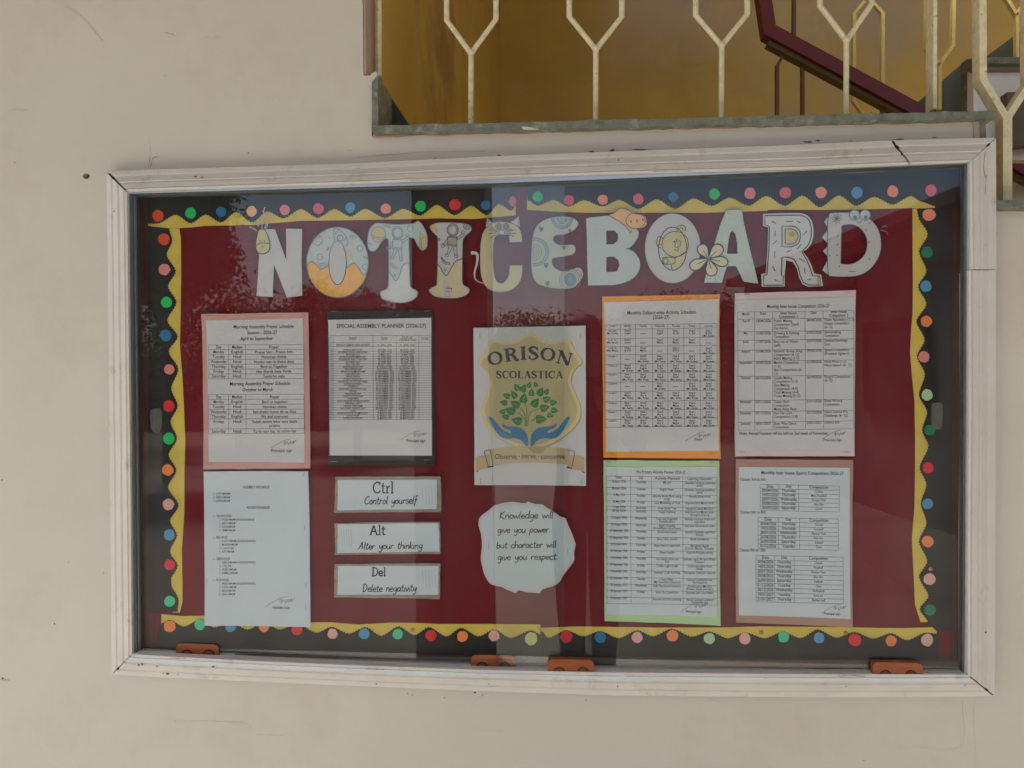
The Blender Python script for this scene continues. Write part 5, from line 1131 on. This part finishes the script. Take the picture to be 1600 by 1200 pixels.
# 7 sports competition
f = zz(1140, 710, 4.444)
t = notice('notice_sheet', 'inter house sports competition tables with pinked edges on brown card', 'notice', [(1149, 717), (1332.4, 718.5), (1331, 979.6), (1149.5, 972)], BROWNC, [f(62, 85), f(832, 92), f(835, 1138), f(62, 1115)], BLUEP, True, [(1157.5, 721, -10), (1164, 970, 3)])
k = Ink(YI); sl = .012
T('Monthly Inter house Sports Competition 2026-27', 503, 140, 7.6, 129, b=1)
for s_, y_ in (('Classes 3rd to 5th:', 182), ('Classes 6th to 8th:', 410), ('Classes 9th to 12th:', 674)): T(s_, 70, y_, 7, 41, 'l', 1, 0)
D_ = [('30/04/2026', 'Thursday'), ('14/05/2026', 'Thursday'), ('28/07/2026', 'Wednesday'), ('20/08/2026', 'Thursday'), ('26/09/2026', 'Saturday'), ('01/12/2026', 'Tuesday'), ('30/12/2026', 'Wednesday'), ('19/01/2027', 'Tuesday'), ('21/01/2027', 'Thursday')]
for y0, n, cs_, ct_, xs3 in ((230, 5, (278, 408, 618), ['Cricket', 'Mini Football', 'Fitness Test', 'Kho- Kho', 'Carrom'], (210, 340, 477, 760)), (460, 6, (267, 408, 618), ['Cricket', 'Football', 'Fitness Test', 'Kho- Kho', 'Kabbadi', 'Chess'], (197, 336, 484, 754)), (724, 9, (248, 378, 615), ['Cricket', 'Football', 'Fitness Test', 'Kho- Kho', 'Kabbadi', 'Chess', 'Volleyball', 'Shot put', 'Basket ball'], (182, 310, 447, 787))):
    st_ = 30 if n < 9 else 32.2
    if n == 6: st_ = 31
    T('Date', cs_[0], y0, 7, 11, b=1); T('Day', cs_[1], y0, 7, 9, b=1); T('Competition', cs_[2], y0 + 7, 7, 30, b=1)
    for i in range(n):
        T(D_[i][0], cs_[0], y0 + (i + 1) * st_, 7, 25, b=1); T(D_[i][1], cs_[1], y0 + (i + 1) * st_, 7, len(D_[i][1]) * 2.85, b=1); T(ct_[i], cs_[2], y0 + 5 + (i + 1) * st_, 5.6, len(ct_[i]) * 1.85)
T('Principal sign', 708, 1112, 6, 26, b=1); k.build('printed_text', INKB, t)
k = Ink(YI - .0001)
for xs3, y0, n, st_ in (((210, 340, 477, 760), 207, 6, 30), ((197, 336, 484, 754), 436, 7, 31), ((182, 310, 447, 787), 700, 10, 32.2)): grid(k, [f(v, 0)[0] for v in xs3], [f(0, y0 + i * st_)[1] for i in range(n + 1)], .022, .45)
k.build('table_lines', INKL, t); k = Ink(YI - .0001); signature(k, *f(745, 1085), .8); k.build('signature', INKL, t)
# 8 pre primary planner
f = zz(930, 710, 4.444)
t = notice('notice_sheet', 'pre primary activity planner table on pale green card', 'notice', [(943, 719), (1123.5, 720), (1125.3, 976.6), (944.6, 970)], GREENC, [f(78, 88), f(845, 85), f(843, 1125), f(80, 1110)], BLUEP, False, [(951, 722, 0), (1112, 723, 3)])
k = Ink(YI); sl = .008
T('Pre Primary Activity Planner 2026-27', 457, 133, 7.2, 77, b=1)
for s_, x, y_ in (('Date', 163, 167), ('Day', 318, 171), ('Activity Planned', 500, 175), ('Learning Outcome', 725, 178)): T(s_, x, y_, 6.4, len(s_) * 2.4, b=1)
rows = [('16 April 2026', 'Thursday', 'My Self', '', 'Develop Listening speaking', 'skills'), ('28 April 2026', 'Tuesday', 'English Poem', '', 'Develop Listening speaking', 'skills'), ('12 May 2026', 'Tuesday', 'Identify Body Parts using', 'songs', 'Identify Body Parts', ''), ('29 May 2026', 'Friday', 'Clay Modelling of Fruit', '', 'Improve Fine Motor Skills', ''), ('11 July 2026', 'Saturday', 'Draw Family Tree', '', 'Recognise Family Members', ''), ('25 July 2026', 'Saturday', 'Finger Painting', '', 'Improve Fine Motor Skills', 'through colouring'),
        ('12 August 2026', 'Wednesday', 'Fruit and Vegetable', 'Identification', 'Identify common fruits and', 'vegetables'), ('22 August 2026', 'Saturday', 'Rakhi Activity', '(Greet/Rhyme Story/Dance)', 'Improve Observation skills', ''), ('10 September 2026', 'Thursday', 'Animal Sound Game', '', 'Identify Domestic and Wild', 'Animals'), ('22 September 2026', 'Tuesday', 'Story Time: sounds', '', 'Build confidence', ''), ('8 October 2026', 'Thursday', 'Shape Hunt in classroom', '', 'Recognise Shapes', '(Circle, Square, Triangle)'),
        ('23 October 2026', 'Friday', 'Shape Puzzles', '', 'Improve Problem solving', ''), ('5 November 2026', 'Thursday', 'Toy Vehicle Show and', 'Tell', 'Identify Land, Air and Water', 'Transport'), ('27 November 2026', 'Friday', 'Traffic Light Craft', '', 'Understand Basic Road', 'Safety'), ('5 December 2026', 'Saturday', 'Festival Craft Activity', '', 'Recognise Different Seasons', ''), ('22 December 2026', 'Tuesday', 'Fancy Dress', '(My Favourite Character)', 'Improve Confidence and', 'Participation'), ('20 January 2027', 'Wednesday', 'Role Play (Good manners)', '', 'Practice Good Manners', '(Please, thank you etc.)'), ('29 January 2027', 'Friday', 'Story On Cleanliness', '', 'Develop Self Care Habits', ''), ('5 February 2027', '', 'Revision and Fun Learning', '', 'Recall Concepts Learned', 'During the year')]
ys_ = [182, 230, 276, 322, 360, 385, 433, 480, 524, 572, 618, 665, 712, 760, 806, 854, 900, 944, 992, 1035]
for i, r in enumerate(rows):
    y_ = ys_[i] + 15
    T(r[0], 165, y_ - 2, 5.8, len(r[0]) * 1.75); T(r[1], 318, y_ + 3, 5.8, len(r[1]) * 2.0, b=1) if r[1] else None
    T(r[2], 498, y_ + 7, 5.8, len(r[2]) * 1.78, b=0); T(r[4], 725, y_ + 9, 5.8, len(r[4]) * 1.8)
    if r[3]: T(r[3], 498, y_ + 25, 5.6, len(r[3]) * 1.75)
    if r[5]: T(r[5], 725, y_ + 27, 5.6, len(r[5]) * 1.75)
T('Principal sign', 682, 1098, 6, 24, b=1); k.build('printed_text', INKB, t)
k = Ink(YI - .0001); grid(k, [f(v, 0)[0] for v in (80, 246, 390, 607, 843)], [f(0, 150)[1]] + [f(0, v)[1] for v in ys_], .012, .45); k.build('table_lines', INKL, t)
k = Ink(YI - .0001); signature(k, *f(715, 1072), .85); k.build('signature', INKL, t)

# hand written strips
GS = 'hand lettered strips with grey shaded borders'
f = zz(510, 730, 5.455)
def hs(label, back, sheet, w1, w2):
    b_ = [f(*p) for p in back]; s_ = [f(*p) for p in sheet]
    t = thing('quote_strip', label, 'paper strip', P((b_[2][0] + b_[3][0]) / 2, b_[2][1], YS), GS)
    poly('shaded_border', [wob(b_, .5)], YS, .0008, GREYEDGE, t); poly('paper', [wob(s_, .4)], YS - .0006, .0003, BLUEP, t)
    k = Ink(YS - .0009)
    (s1, a, b, y_, h) = w1; hand(k, s1, f(a, 0)[0], f(b, 0)[0], f(0, y_)[1], h, 2.0, HW2, .02)
    k.build('heading_lettering', INKB, t)
    k = Ink(YS - .0009); (s1, a, b, y_, h) = w2; hand(k, s1, f(a, 0)[0], f(b, 0)[0], f(0, y_)[1], h, 1.35, HW, .12, -.012); k.build('hand_lettering', INKB, t)
    k = Ink(YS - .0007); 
    for q in range(5): x = 820 + q * 26 if w1[0] != 'Alt' else 130 + q * 20; k.line([f(x, w1[3] - 55), f(x + 6, w1[3] + 100)], .8)
    k.build('faint_print', mat('show_through', rgb(146, 152, 156, K), .7), t)
    return t
hs('hand lettered strip reading Ctrl Control yourself, top of three', ((78, 80), (977, 78), (980, 380), (70, 387)), ((98, 108), (945, 105), (938, 355), (97, 366)), ('Ctrl', 395, 575, 218, 17), ('Control yourself', 322, 775, 315, 12.5))
hs('hand lettered strip reading Alt Alter your thinking, middle of three', ((70, 475), (970, 463), (975, 738), (75, 745)), ((98, 485), (955, 475), (965, 718), (97, 730)), ('Alt', 372, 505, 575, 14), ('Alter your thinking', 272, 820, 698, 11.5))
hs('hand lettered strip reading Del Delete negativity, lowest of three', ((70, 825), (972, 818), (968, 1122), (68, 1108)), ((102, 840), (955, 840), (955, 1085), (92, 1085)), ('Del', 388, 508, 925, 12.5), ('Delete negativity', 305, 768, 1062, 12))
# round torn quote
f = zz(735, 770, 6.667)
oq = [(330, 100), (380, 104), (440, 95), (520, 100), (580, 108), (600, 95), (680, 120), (750, 123), (800, 155), (850, 180), (900, 222), (940, 245), (990, 265), (1030, 350), (1055, 430), (1080, 490), (1098, 540), (1085, 600), (1082, 700), (1050, 760), (1000, 820), (960, 870), (950, 900), (900, 950), (830, 980), (750, 1010), (715, 1045), (650, 1035), (580, 1030), (510, 1015), (470, 1045), (430, 1022), (380, 1010), (330, 985), (270, 965), (210, 940), (180, 905), (150, 860), (130, 780), (108, 690), (112, 620), (118, 560), (112, 480), (110, 420), (85, 340), (95, 260), (120, 235), (150, 210), (200, 180), (225, 148), (260, 125), (300, 118)]
t = thing('torn_quote_card', 'round white torn edge card with a handwritten quote about character', 'quote card', P(*f(600, 1040), YS))
q1 = [f(a + random.uniform(-5, 5), b + random.uniform(-5, 5)) for a, b in oq]
c_ = f(600, 560)
poly('torn_edge', [wob(q1, .35, 3)], YS, .0007, paper('pinkish_torn_edge', 166, 156, 158), t)
poly('paper', [wob([(c_[0] + (a - c_[0]) * random.uniform(.925, .965), c_[1] + (b - c_[1]) * random.uniform(.925, .965)) for a, b in q1], .3, 3)], YS - .0006, .0005, BLUEP, t)
k = Ink(YS - .0009)
hand(k, 'Knowledge will', f(300, 0)[0], f(862, 0)[0], f(0, 268)[1], 11.5, 1.5, HW, .1, -.01); hand(k, 'give you power.', f(282, 0)[0], f(838, 0)[0], f(0, 415)[1], 11, 1.5, HW, .1, -.005)
hand(k, 'but character will', f(272, 0)[0], f(895, 0)[0], f(0, 577)[1], 11, 1.5, HW, .08, -.015); hand(k, 'give you respect.', f(282, 0)[0], f(915, 0)[0], f(0, 700)[1], 11, 1.5, HW, .1, -.01)
k.build('hand_lettering', INKB, t)
for x, y_ in ((188, 560), (1013, 610)):
    a = f(x, y_); obj('staple', *tube([P(a[0], a[1] - 5, YS - .0012), P(a[0] + .5, a[1] + 5, YS - .0012)], .0005, 5), STEEL, t)

# ------------------------------------------------------------------ what faces the board (seen in the glass)
GRN2 = mat('leaf_green', (.045, .075, .022, 1), .6, .35, 3)
BARK = mat('bark', (.09, .065, .045, 1), .9, .2, 10)
def crown(n, rx, ry, rz, seed, size=.09):
    r = random.Random(seed); vs, fs = [], []
    cl = [Vector((r.gauss(0, .5) * rx, r.gauss(0, .5) * ry, r.gauss(0, .45) * rz)) for _ in range(26)]
    for i in range(n):
        c = r.choice(cl); p = c + Vector((r.gauss(0, .2) * rx, r.gauss(0, .2) * ry, r.gauss(0, .2) * rz))
        a = Vector((r.uniform(-1, 1), r.uniform(-1, 1), r.uniform(-1, 1))).normalized() * size; b = a.cross(Vector((r.uniform(-1, 1), r.uniform(-1, 1), r.uniform(-1, 1)))).normalized() * size * .45
        k0 = len(vs); vs += [p - a, p - b, p + a, p + b]; fs.append((k0, k0 + 1, k0 + 2, k0 + 3))
    return vs, fs
def tree(label, x, y_, h, rx, rz, seed, n=5000, size=.09):
    t = thing('garden_tree', label, 'tree', (x, y_, 0), 'trees across the yard')
    vs, fs = crown(n, rx, rx, rz, seed, size)
    obj('crown', [v + Vector((x, y_, h)) for v in vs], fs, GRN2, t)
    g = [tube([Vector((x, y_, 0)), Vector((x + .05, y_, h * .5)), Vector((x, y_, h))], .09, 7)]
    for i in range(4): a = i * 1.6 + seed; g.append(tube([Vector((x, y_, h * .6)), Vector((x + math.cos(a) * rx * .7, y_ + math.sin(a) * rx * .7, h + rz * .3))], .035, 5))
    obj('trunk', *merge(*g), BARK, t)
tree('leafy tree reflected in the upper left corner of the glass', -6.0, -9.0, 3.55, 1.0, 1.0, 1, 26000, .062)
tree('small tree reflected in the glass beside the letter O', -4.2, -12.5, 2.7, .8, .8, 2, 12000, .05)
tree('broad tree reflected low in the glass left of the pillar', -7.5, -14.5, 2.4, 2.2, 1.2, 3, 12000, .07)
tree('low tree reflected in the glass behind the orange sheet', 3.2, -19.0, 2.6, 2.2, 1.0, 4, 10000, .07)
tree('wide tree reflected in the middle of the glass', -1.0, -19.5, 2.3, 2.6, .9, 5, 14000, .07)
# boundary wall and the red trimmed block on the right
bw = thing('boundary_wall', 'dark boundary wall across the yard seen only in the glass', 'wall', (0, -21, 0))
obj('wall', *box(-20, 12, -21.3, -21, 0, 2.3), mat('weathered_wall', (.22, .17, .14, 1), .9, .2, 1), bw)
blk = thing('yard_block', 'single storey block with maroon window frames reflected at the right', 'building', (3.7, -5.5, 0))
p1, p2 = Vector((3.95, -2.2, 0)), Vector((2.85, -11.3, 0)); dd = (p2 - p1).normalized(); nn = Vector((-dd.y, dd.x, 0)); nn = nn if nn.x > 0 else -nn
def slab(name, u0, u1, o0, o1, z0, z1, m, parent):
    vs = [p1 + dd * u + nn * o + Vector((0, 0, z)) for u in (u0, u1) for o in (o0, o1) for z in (z0, z1)]
    return obj(name, vs, [(0, 1, 3, 2), (4, 6, 7, 5), (0, 4, 5, 1), (2, 3, 7, 6), (0, 2, 6, 4), (1, 5, 7, 3)], m, parent)
GW = mat('grey_pink_wall', (.18, .145, .14, 1), .8, .1, 2); MW = mat('maroon_trim', (.10, .015, .02, 1), .5); DW = mat('dark_window', (.01, .01, .012, 1), .15, spec=.6)
GP_ = mat('grey_window_glass', (.06, .05, .055, 1), .3, .1, spec=.5)
LB = (p2 - p1).length
slab('wall', -2, LB, 0, 2.5, 0, 3.05, GW, blk); slab('roof_edge', -2.2, LB + .2, -.25, 2.6, 3.052, 3.17, MW, blk)
for u, w_, z0_, z1_ in ((.4, 1.2, 1.1, 2.1), (3.95, 1.2, 1.12, 2.12), (6.4, 1.2, 1.12, 2.12), (3.3, .9, 2.55, 2.95), (5.4, .9, 2.55, 2.95)):
    fr_ = slab('window', u, u + w_, -.06, .02, z0_, z1_, MW, blk); slab('pane', u + .14, u + w_ - .14, -.066, -.061, z0_ + .13, z1_ - .13, GP_, blk if False else fr_)
dr_ = slab('door', 2.55, 3.35, -.06, .02, .05, 2.2, MW, blk); slab('door_panel', 2.7, 3.2, -.066, -.061, .2, 2.05, DW, dr_)

# the person taking the picture, faintly mirrored in the glass
pr = thing('person', 'person in dark shirt holding up a phone, mirrored faintly in the glass', 'person', (.05, -1.92, .05))
sk_ = {'pel': ((0, 0, .98), .14), 'sp': ((0, .0, 1.16), .125), 'ch': ((0, 0, 1.38), .145), 'nb': ((0, -.01, 1.53), .075), 'nk': ((0, .0, 1.60), .056), 'hd': ((0, .015, 1.70), .088), 'ht': ((0, .0, 1.775), .075)}
ed = [('pel', 'sp'), ('sp', 'ch'), ('ch', 'nb'), ('nb', 'nk'), ('nk', 'hd'), ('hd', 'ht')]
for n_, sx in (('l', -1), ('r', 1)):
    sk_.update({'sh' + n_: ((sx * .175, -.01, 1.475), .066), 'el' + n_: ((sx * .235, .10, 1.22), .045), 'wr' + n_: ((sx * .12 - .05 * 1, .29, 1.44), .028), 'pm' + n_: ((sx * .095 - .05, .335, 1.485), .030),
                'hp' + n_: ((sx * .085, 0, .92), .10), 'kn' + n_: ((sx * .078, .03, .50), .076), 'an' + n_: ((sx * .072, -.02, .10), .056), 'to' + n_: ((sx * .085, .15, .045), .036)})
    ed += [('ch', 'sh' + n_), ('sh' + n_, 'el' + n_), ('el' + n_, 'wr' + n_), ('wr' + n_, 'pm' + n_), ('pel', 'hp' + n_), ('hp' + n_, 'kn' + n_), ('kn' + n_, 'an' + n_), ('an' + n_, 'to' + n_)]
    for q_, (dz, L_) in enumerate(((.035, .030), (.014, .034), (-.008, .032), (-.028, .025))):
        a_, b_ = 'f%d%s' % (q_, n_), 'g%d%s' % (q_, n_)
        sk_[a_] = ((sx * .088 - .05, .368, 1.49 + dz), .009); sk_[b_] = ((sx * (.088 - L_) - .05, .372 - .006, 1.492 + dz * .9), .008)
        ed += [('pm' + n_, a_), (a_, b_)]
    sk_['th' + n_] = ((sx * .075 - .05, .335, 1.53), .010); sk_['tt' + n_] = ((sx * .055 - .05, .340, 1.535), .009); ed += [('pm' + n_, 'th' + n_), ('th' + n_, 'tt' + n_)]
ks = list(sk_); me = bpy.data.meshes.new('body'); me.from_pydata([sk_[k_][0] for k_ in ks], [(ks.index(a), ks.index(b)) for a, b in ed], [])
bo = bpy.data.objects.new('body', me); S.collection.objects.link(bo)
md = bo.modifiers.new('skin', 'SKIN'); md.use_smooth_shade = True
for i, k_ in enumerate(ks): me.skin_vertices[0].data[i].radius = (sk_[k_][1],) * 2 if k_ not in ('pel', 'sp', 'ch') else (sk_[k_][1] * 1.1, sk_[k_][1] * .8); me.skin_vertices[0].data[i].use_root = (k_ == 'pel')
sb = bo.modifiers.new('sub', 'SUBSURF'); sb.levels = sb.render_levels = 2
dg = bpy.context.evaluated_depsgraph_get(); dg.update()
nm = bpy.data.meshes.new_from_object(bo.evaluated_get(dg)); bo.modifiers.clear(); bo.data = nm; bo.parent = pr
nm.materials.clear()
SKINM = mat('skin', (.28, .16, .10, 1), .5); SHIRT = mat('dark_shirt', (.03, .03, .038, 1), .85); TRS = mat('dark_trousers', (.02, .022, .03, 1), .85)
for m_ in (SKINM, SHIRT, TRS): nm.materials.append(m_)
for p_ in nm.polygons:
    c_ = p_.center; p_.use_smooth = True
    p_.material_index = 2 if c_.z < .98 else 0 if (c_.z > 1.56 or c_.y > .20) else 1
HAIR = mat('black_hair', (.012, .01, .009, 1), .6)
bm = bmesh.new(); bmesh.ops.create_uvsphere(bm, u_segments=20, v_segments=14, radius=1)
hv = [Vector((v.co.x * .088, v.co.y * .102 - .012, v.co.z * .105 + 1.755)) for v in bm.verts]
hf = [tuple(v.index for v in f_.verts) for f_ in bm.faces if f_.calc_center_median().z > -.15 or f_.calc_center_median().y < -.2]; 
obj('hair', [v + pr.location for v in hv], hf, HAIR, pr, smooth=True)
for sx in (-1, 1):
    obj('ear', [Vector((v.co.x * .012 + sx * .09, v.co.y * .018, v.co.z * .03 + 1.70)) + pr.location for v in bm.verts], [tuple(v.index for v in f_.verts) for f_ in bm.faces], SKINM, pr, smooth=True)
    obj('eye', [Vector((v.co.x * .011 + sx * .032, v.co.y * .009 + .092, v.co.z * .008 + 1.715)) + pr.location for v in bm.verts], [tuple(v.index for v in f_.verts) for f_ in bm.faces], HAIR, pr, smooth=True)
obj('nose', [Vector((v.co.x * .014, v.co.y * .016 + .104, v.co.z * .026 + 1.69)) + pr.location for v in bm.verts], [tuple(v.index for v in f_.verts) for f_ in bm.faces], SKINM, pr, smooth=True)
obj('mouth', [Vector((v.co.x * .024, v.co.y * .008 + .098, v.co.z * .006 + 1.65)) + pr.location for v in bm.verts], [tuple(v.index for v in f_.verts) for f_ in bm.faces], mat('lips', (.2, .08, .07, 1), .5), pr, smooth=True)
bm.free()
ph = obj('phone', *box(-.078, .078, -1.550, -1.542, 1.445, 1.525), mat('black_phone', (.01, .01, .012, 1), .2, spec=.6))
ph['label'] = 'black phone held sideways in both hands, mirrored in the glass'; ph['category'] = 'phone'
pr.scale = (.96, .96, .96)
# sheets are not flat: they lift at the corners and buckle a little
def curl(t, seed):
    r = random.Random(seed)
    ms = [o for o in S.objects if o.parent and (o.parent == t or (o.parent.parent and o.parent.parent == t)) and o.type == 'MESH']
    ref = [o for o in ms if o.name.split('.')[0] in ('backing_card', 'paper', 'torn_edge', 'shaded_border')]
    xs = [v.co.x for o in ref for v in o.data.vertices]; zs = [v.co.z for o in ref for v in o.data.vertices]
    x0, x1, z0, z1 = min(xs), max(xs), min(zs), max(zs); W_, H_ = x1 - x0, z1 - z0
    cA = [r.uniform(.0008, .0045) for _ in range(4)]; b1, b2, p1_, p2_ = r.uniform(.0004, .0012), r.uniform(.0003, .0008), r.uniform(0, 6), r.uniform(0, 6)
    def fn(x, z):
        u, v = (x - x0) / W_, (z - z0) / H_; d = 0
        for (cu_, cv_), A in zip(((0, 0), (1, 0), (0, 1), (1, 1)), cA):
            q = max(0, 1 - math.hypot((u - cu_) * 1.0, (v - cv_) * 1.5) / .55); d += A * q * q
        return -(d + b1 * (1 + math.sin(u * 5 + p1_ + v * 2)) / 2 + b2 * (1 + math.sin(v * 9 + p2_)) / 2)
    for o in ms:
        nm_ = o.name.split('.')[0]
        if nm_ not in ('printed_text', 'staple', 'signature', 'hand_lettering', 'heading_lettering'):
            bm = bmesh.new(); bm.from_mesh(o.data)
            for i in range(1, 18):
                for co, no in (((x0 + W_ * i / 18, 0, 0), (1, 0, 0)), ((0, 0, z0 + H_ * i / 18), (0, 0, 1))):
                    bmesh.ops.bisect_plane(bm, geom=bm.verts[:] + bm.edges[:] + bm.faces[:], plane_co=co, plane_no=no)
            bm.to_mesh(o.data); bm.free()
        for v in o.data.vertices: v.co.y += fn(v.co.x, v.co.z)
        o.data.update()
for i_, o_ in enumerate([o for o in S.objects if o.type == 'EMPTY' and o.name.split('.')[0] in ('notice_sheet', 'emblem_poster', 'quote_strip', 'torn_quote_card')]): curl(o_, i_ + 11)
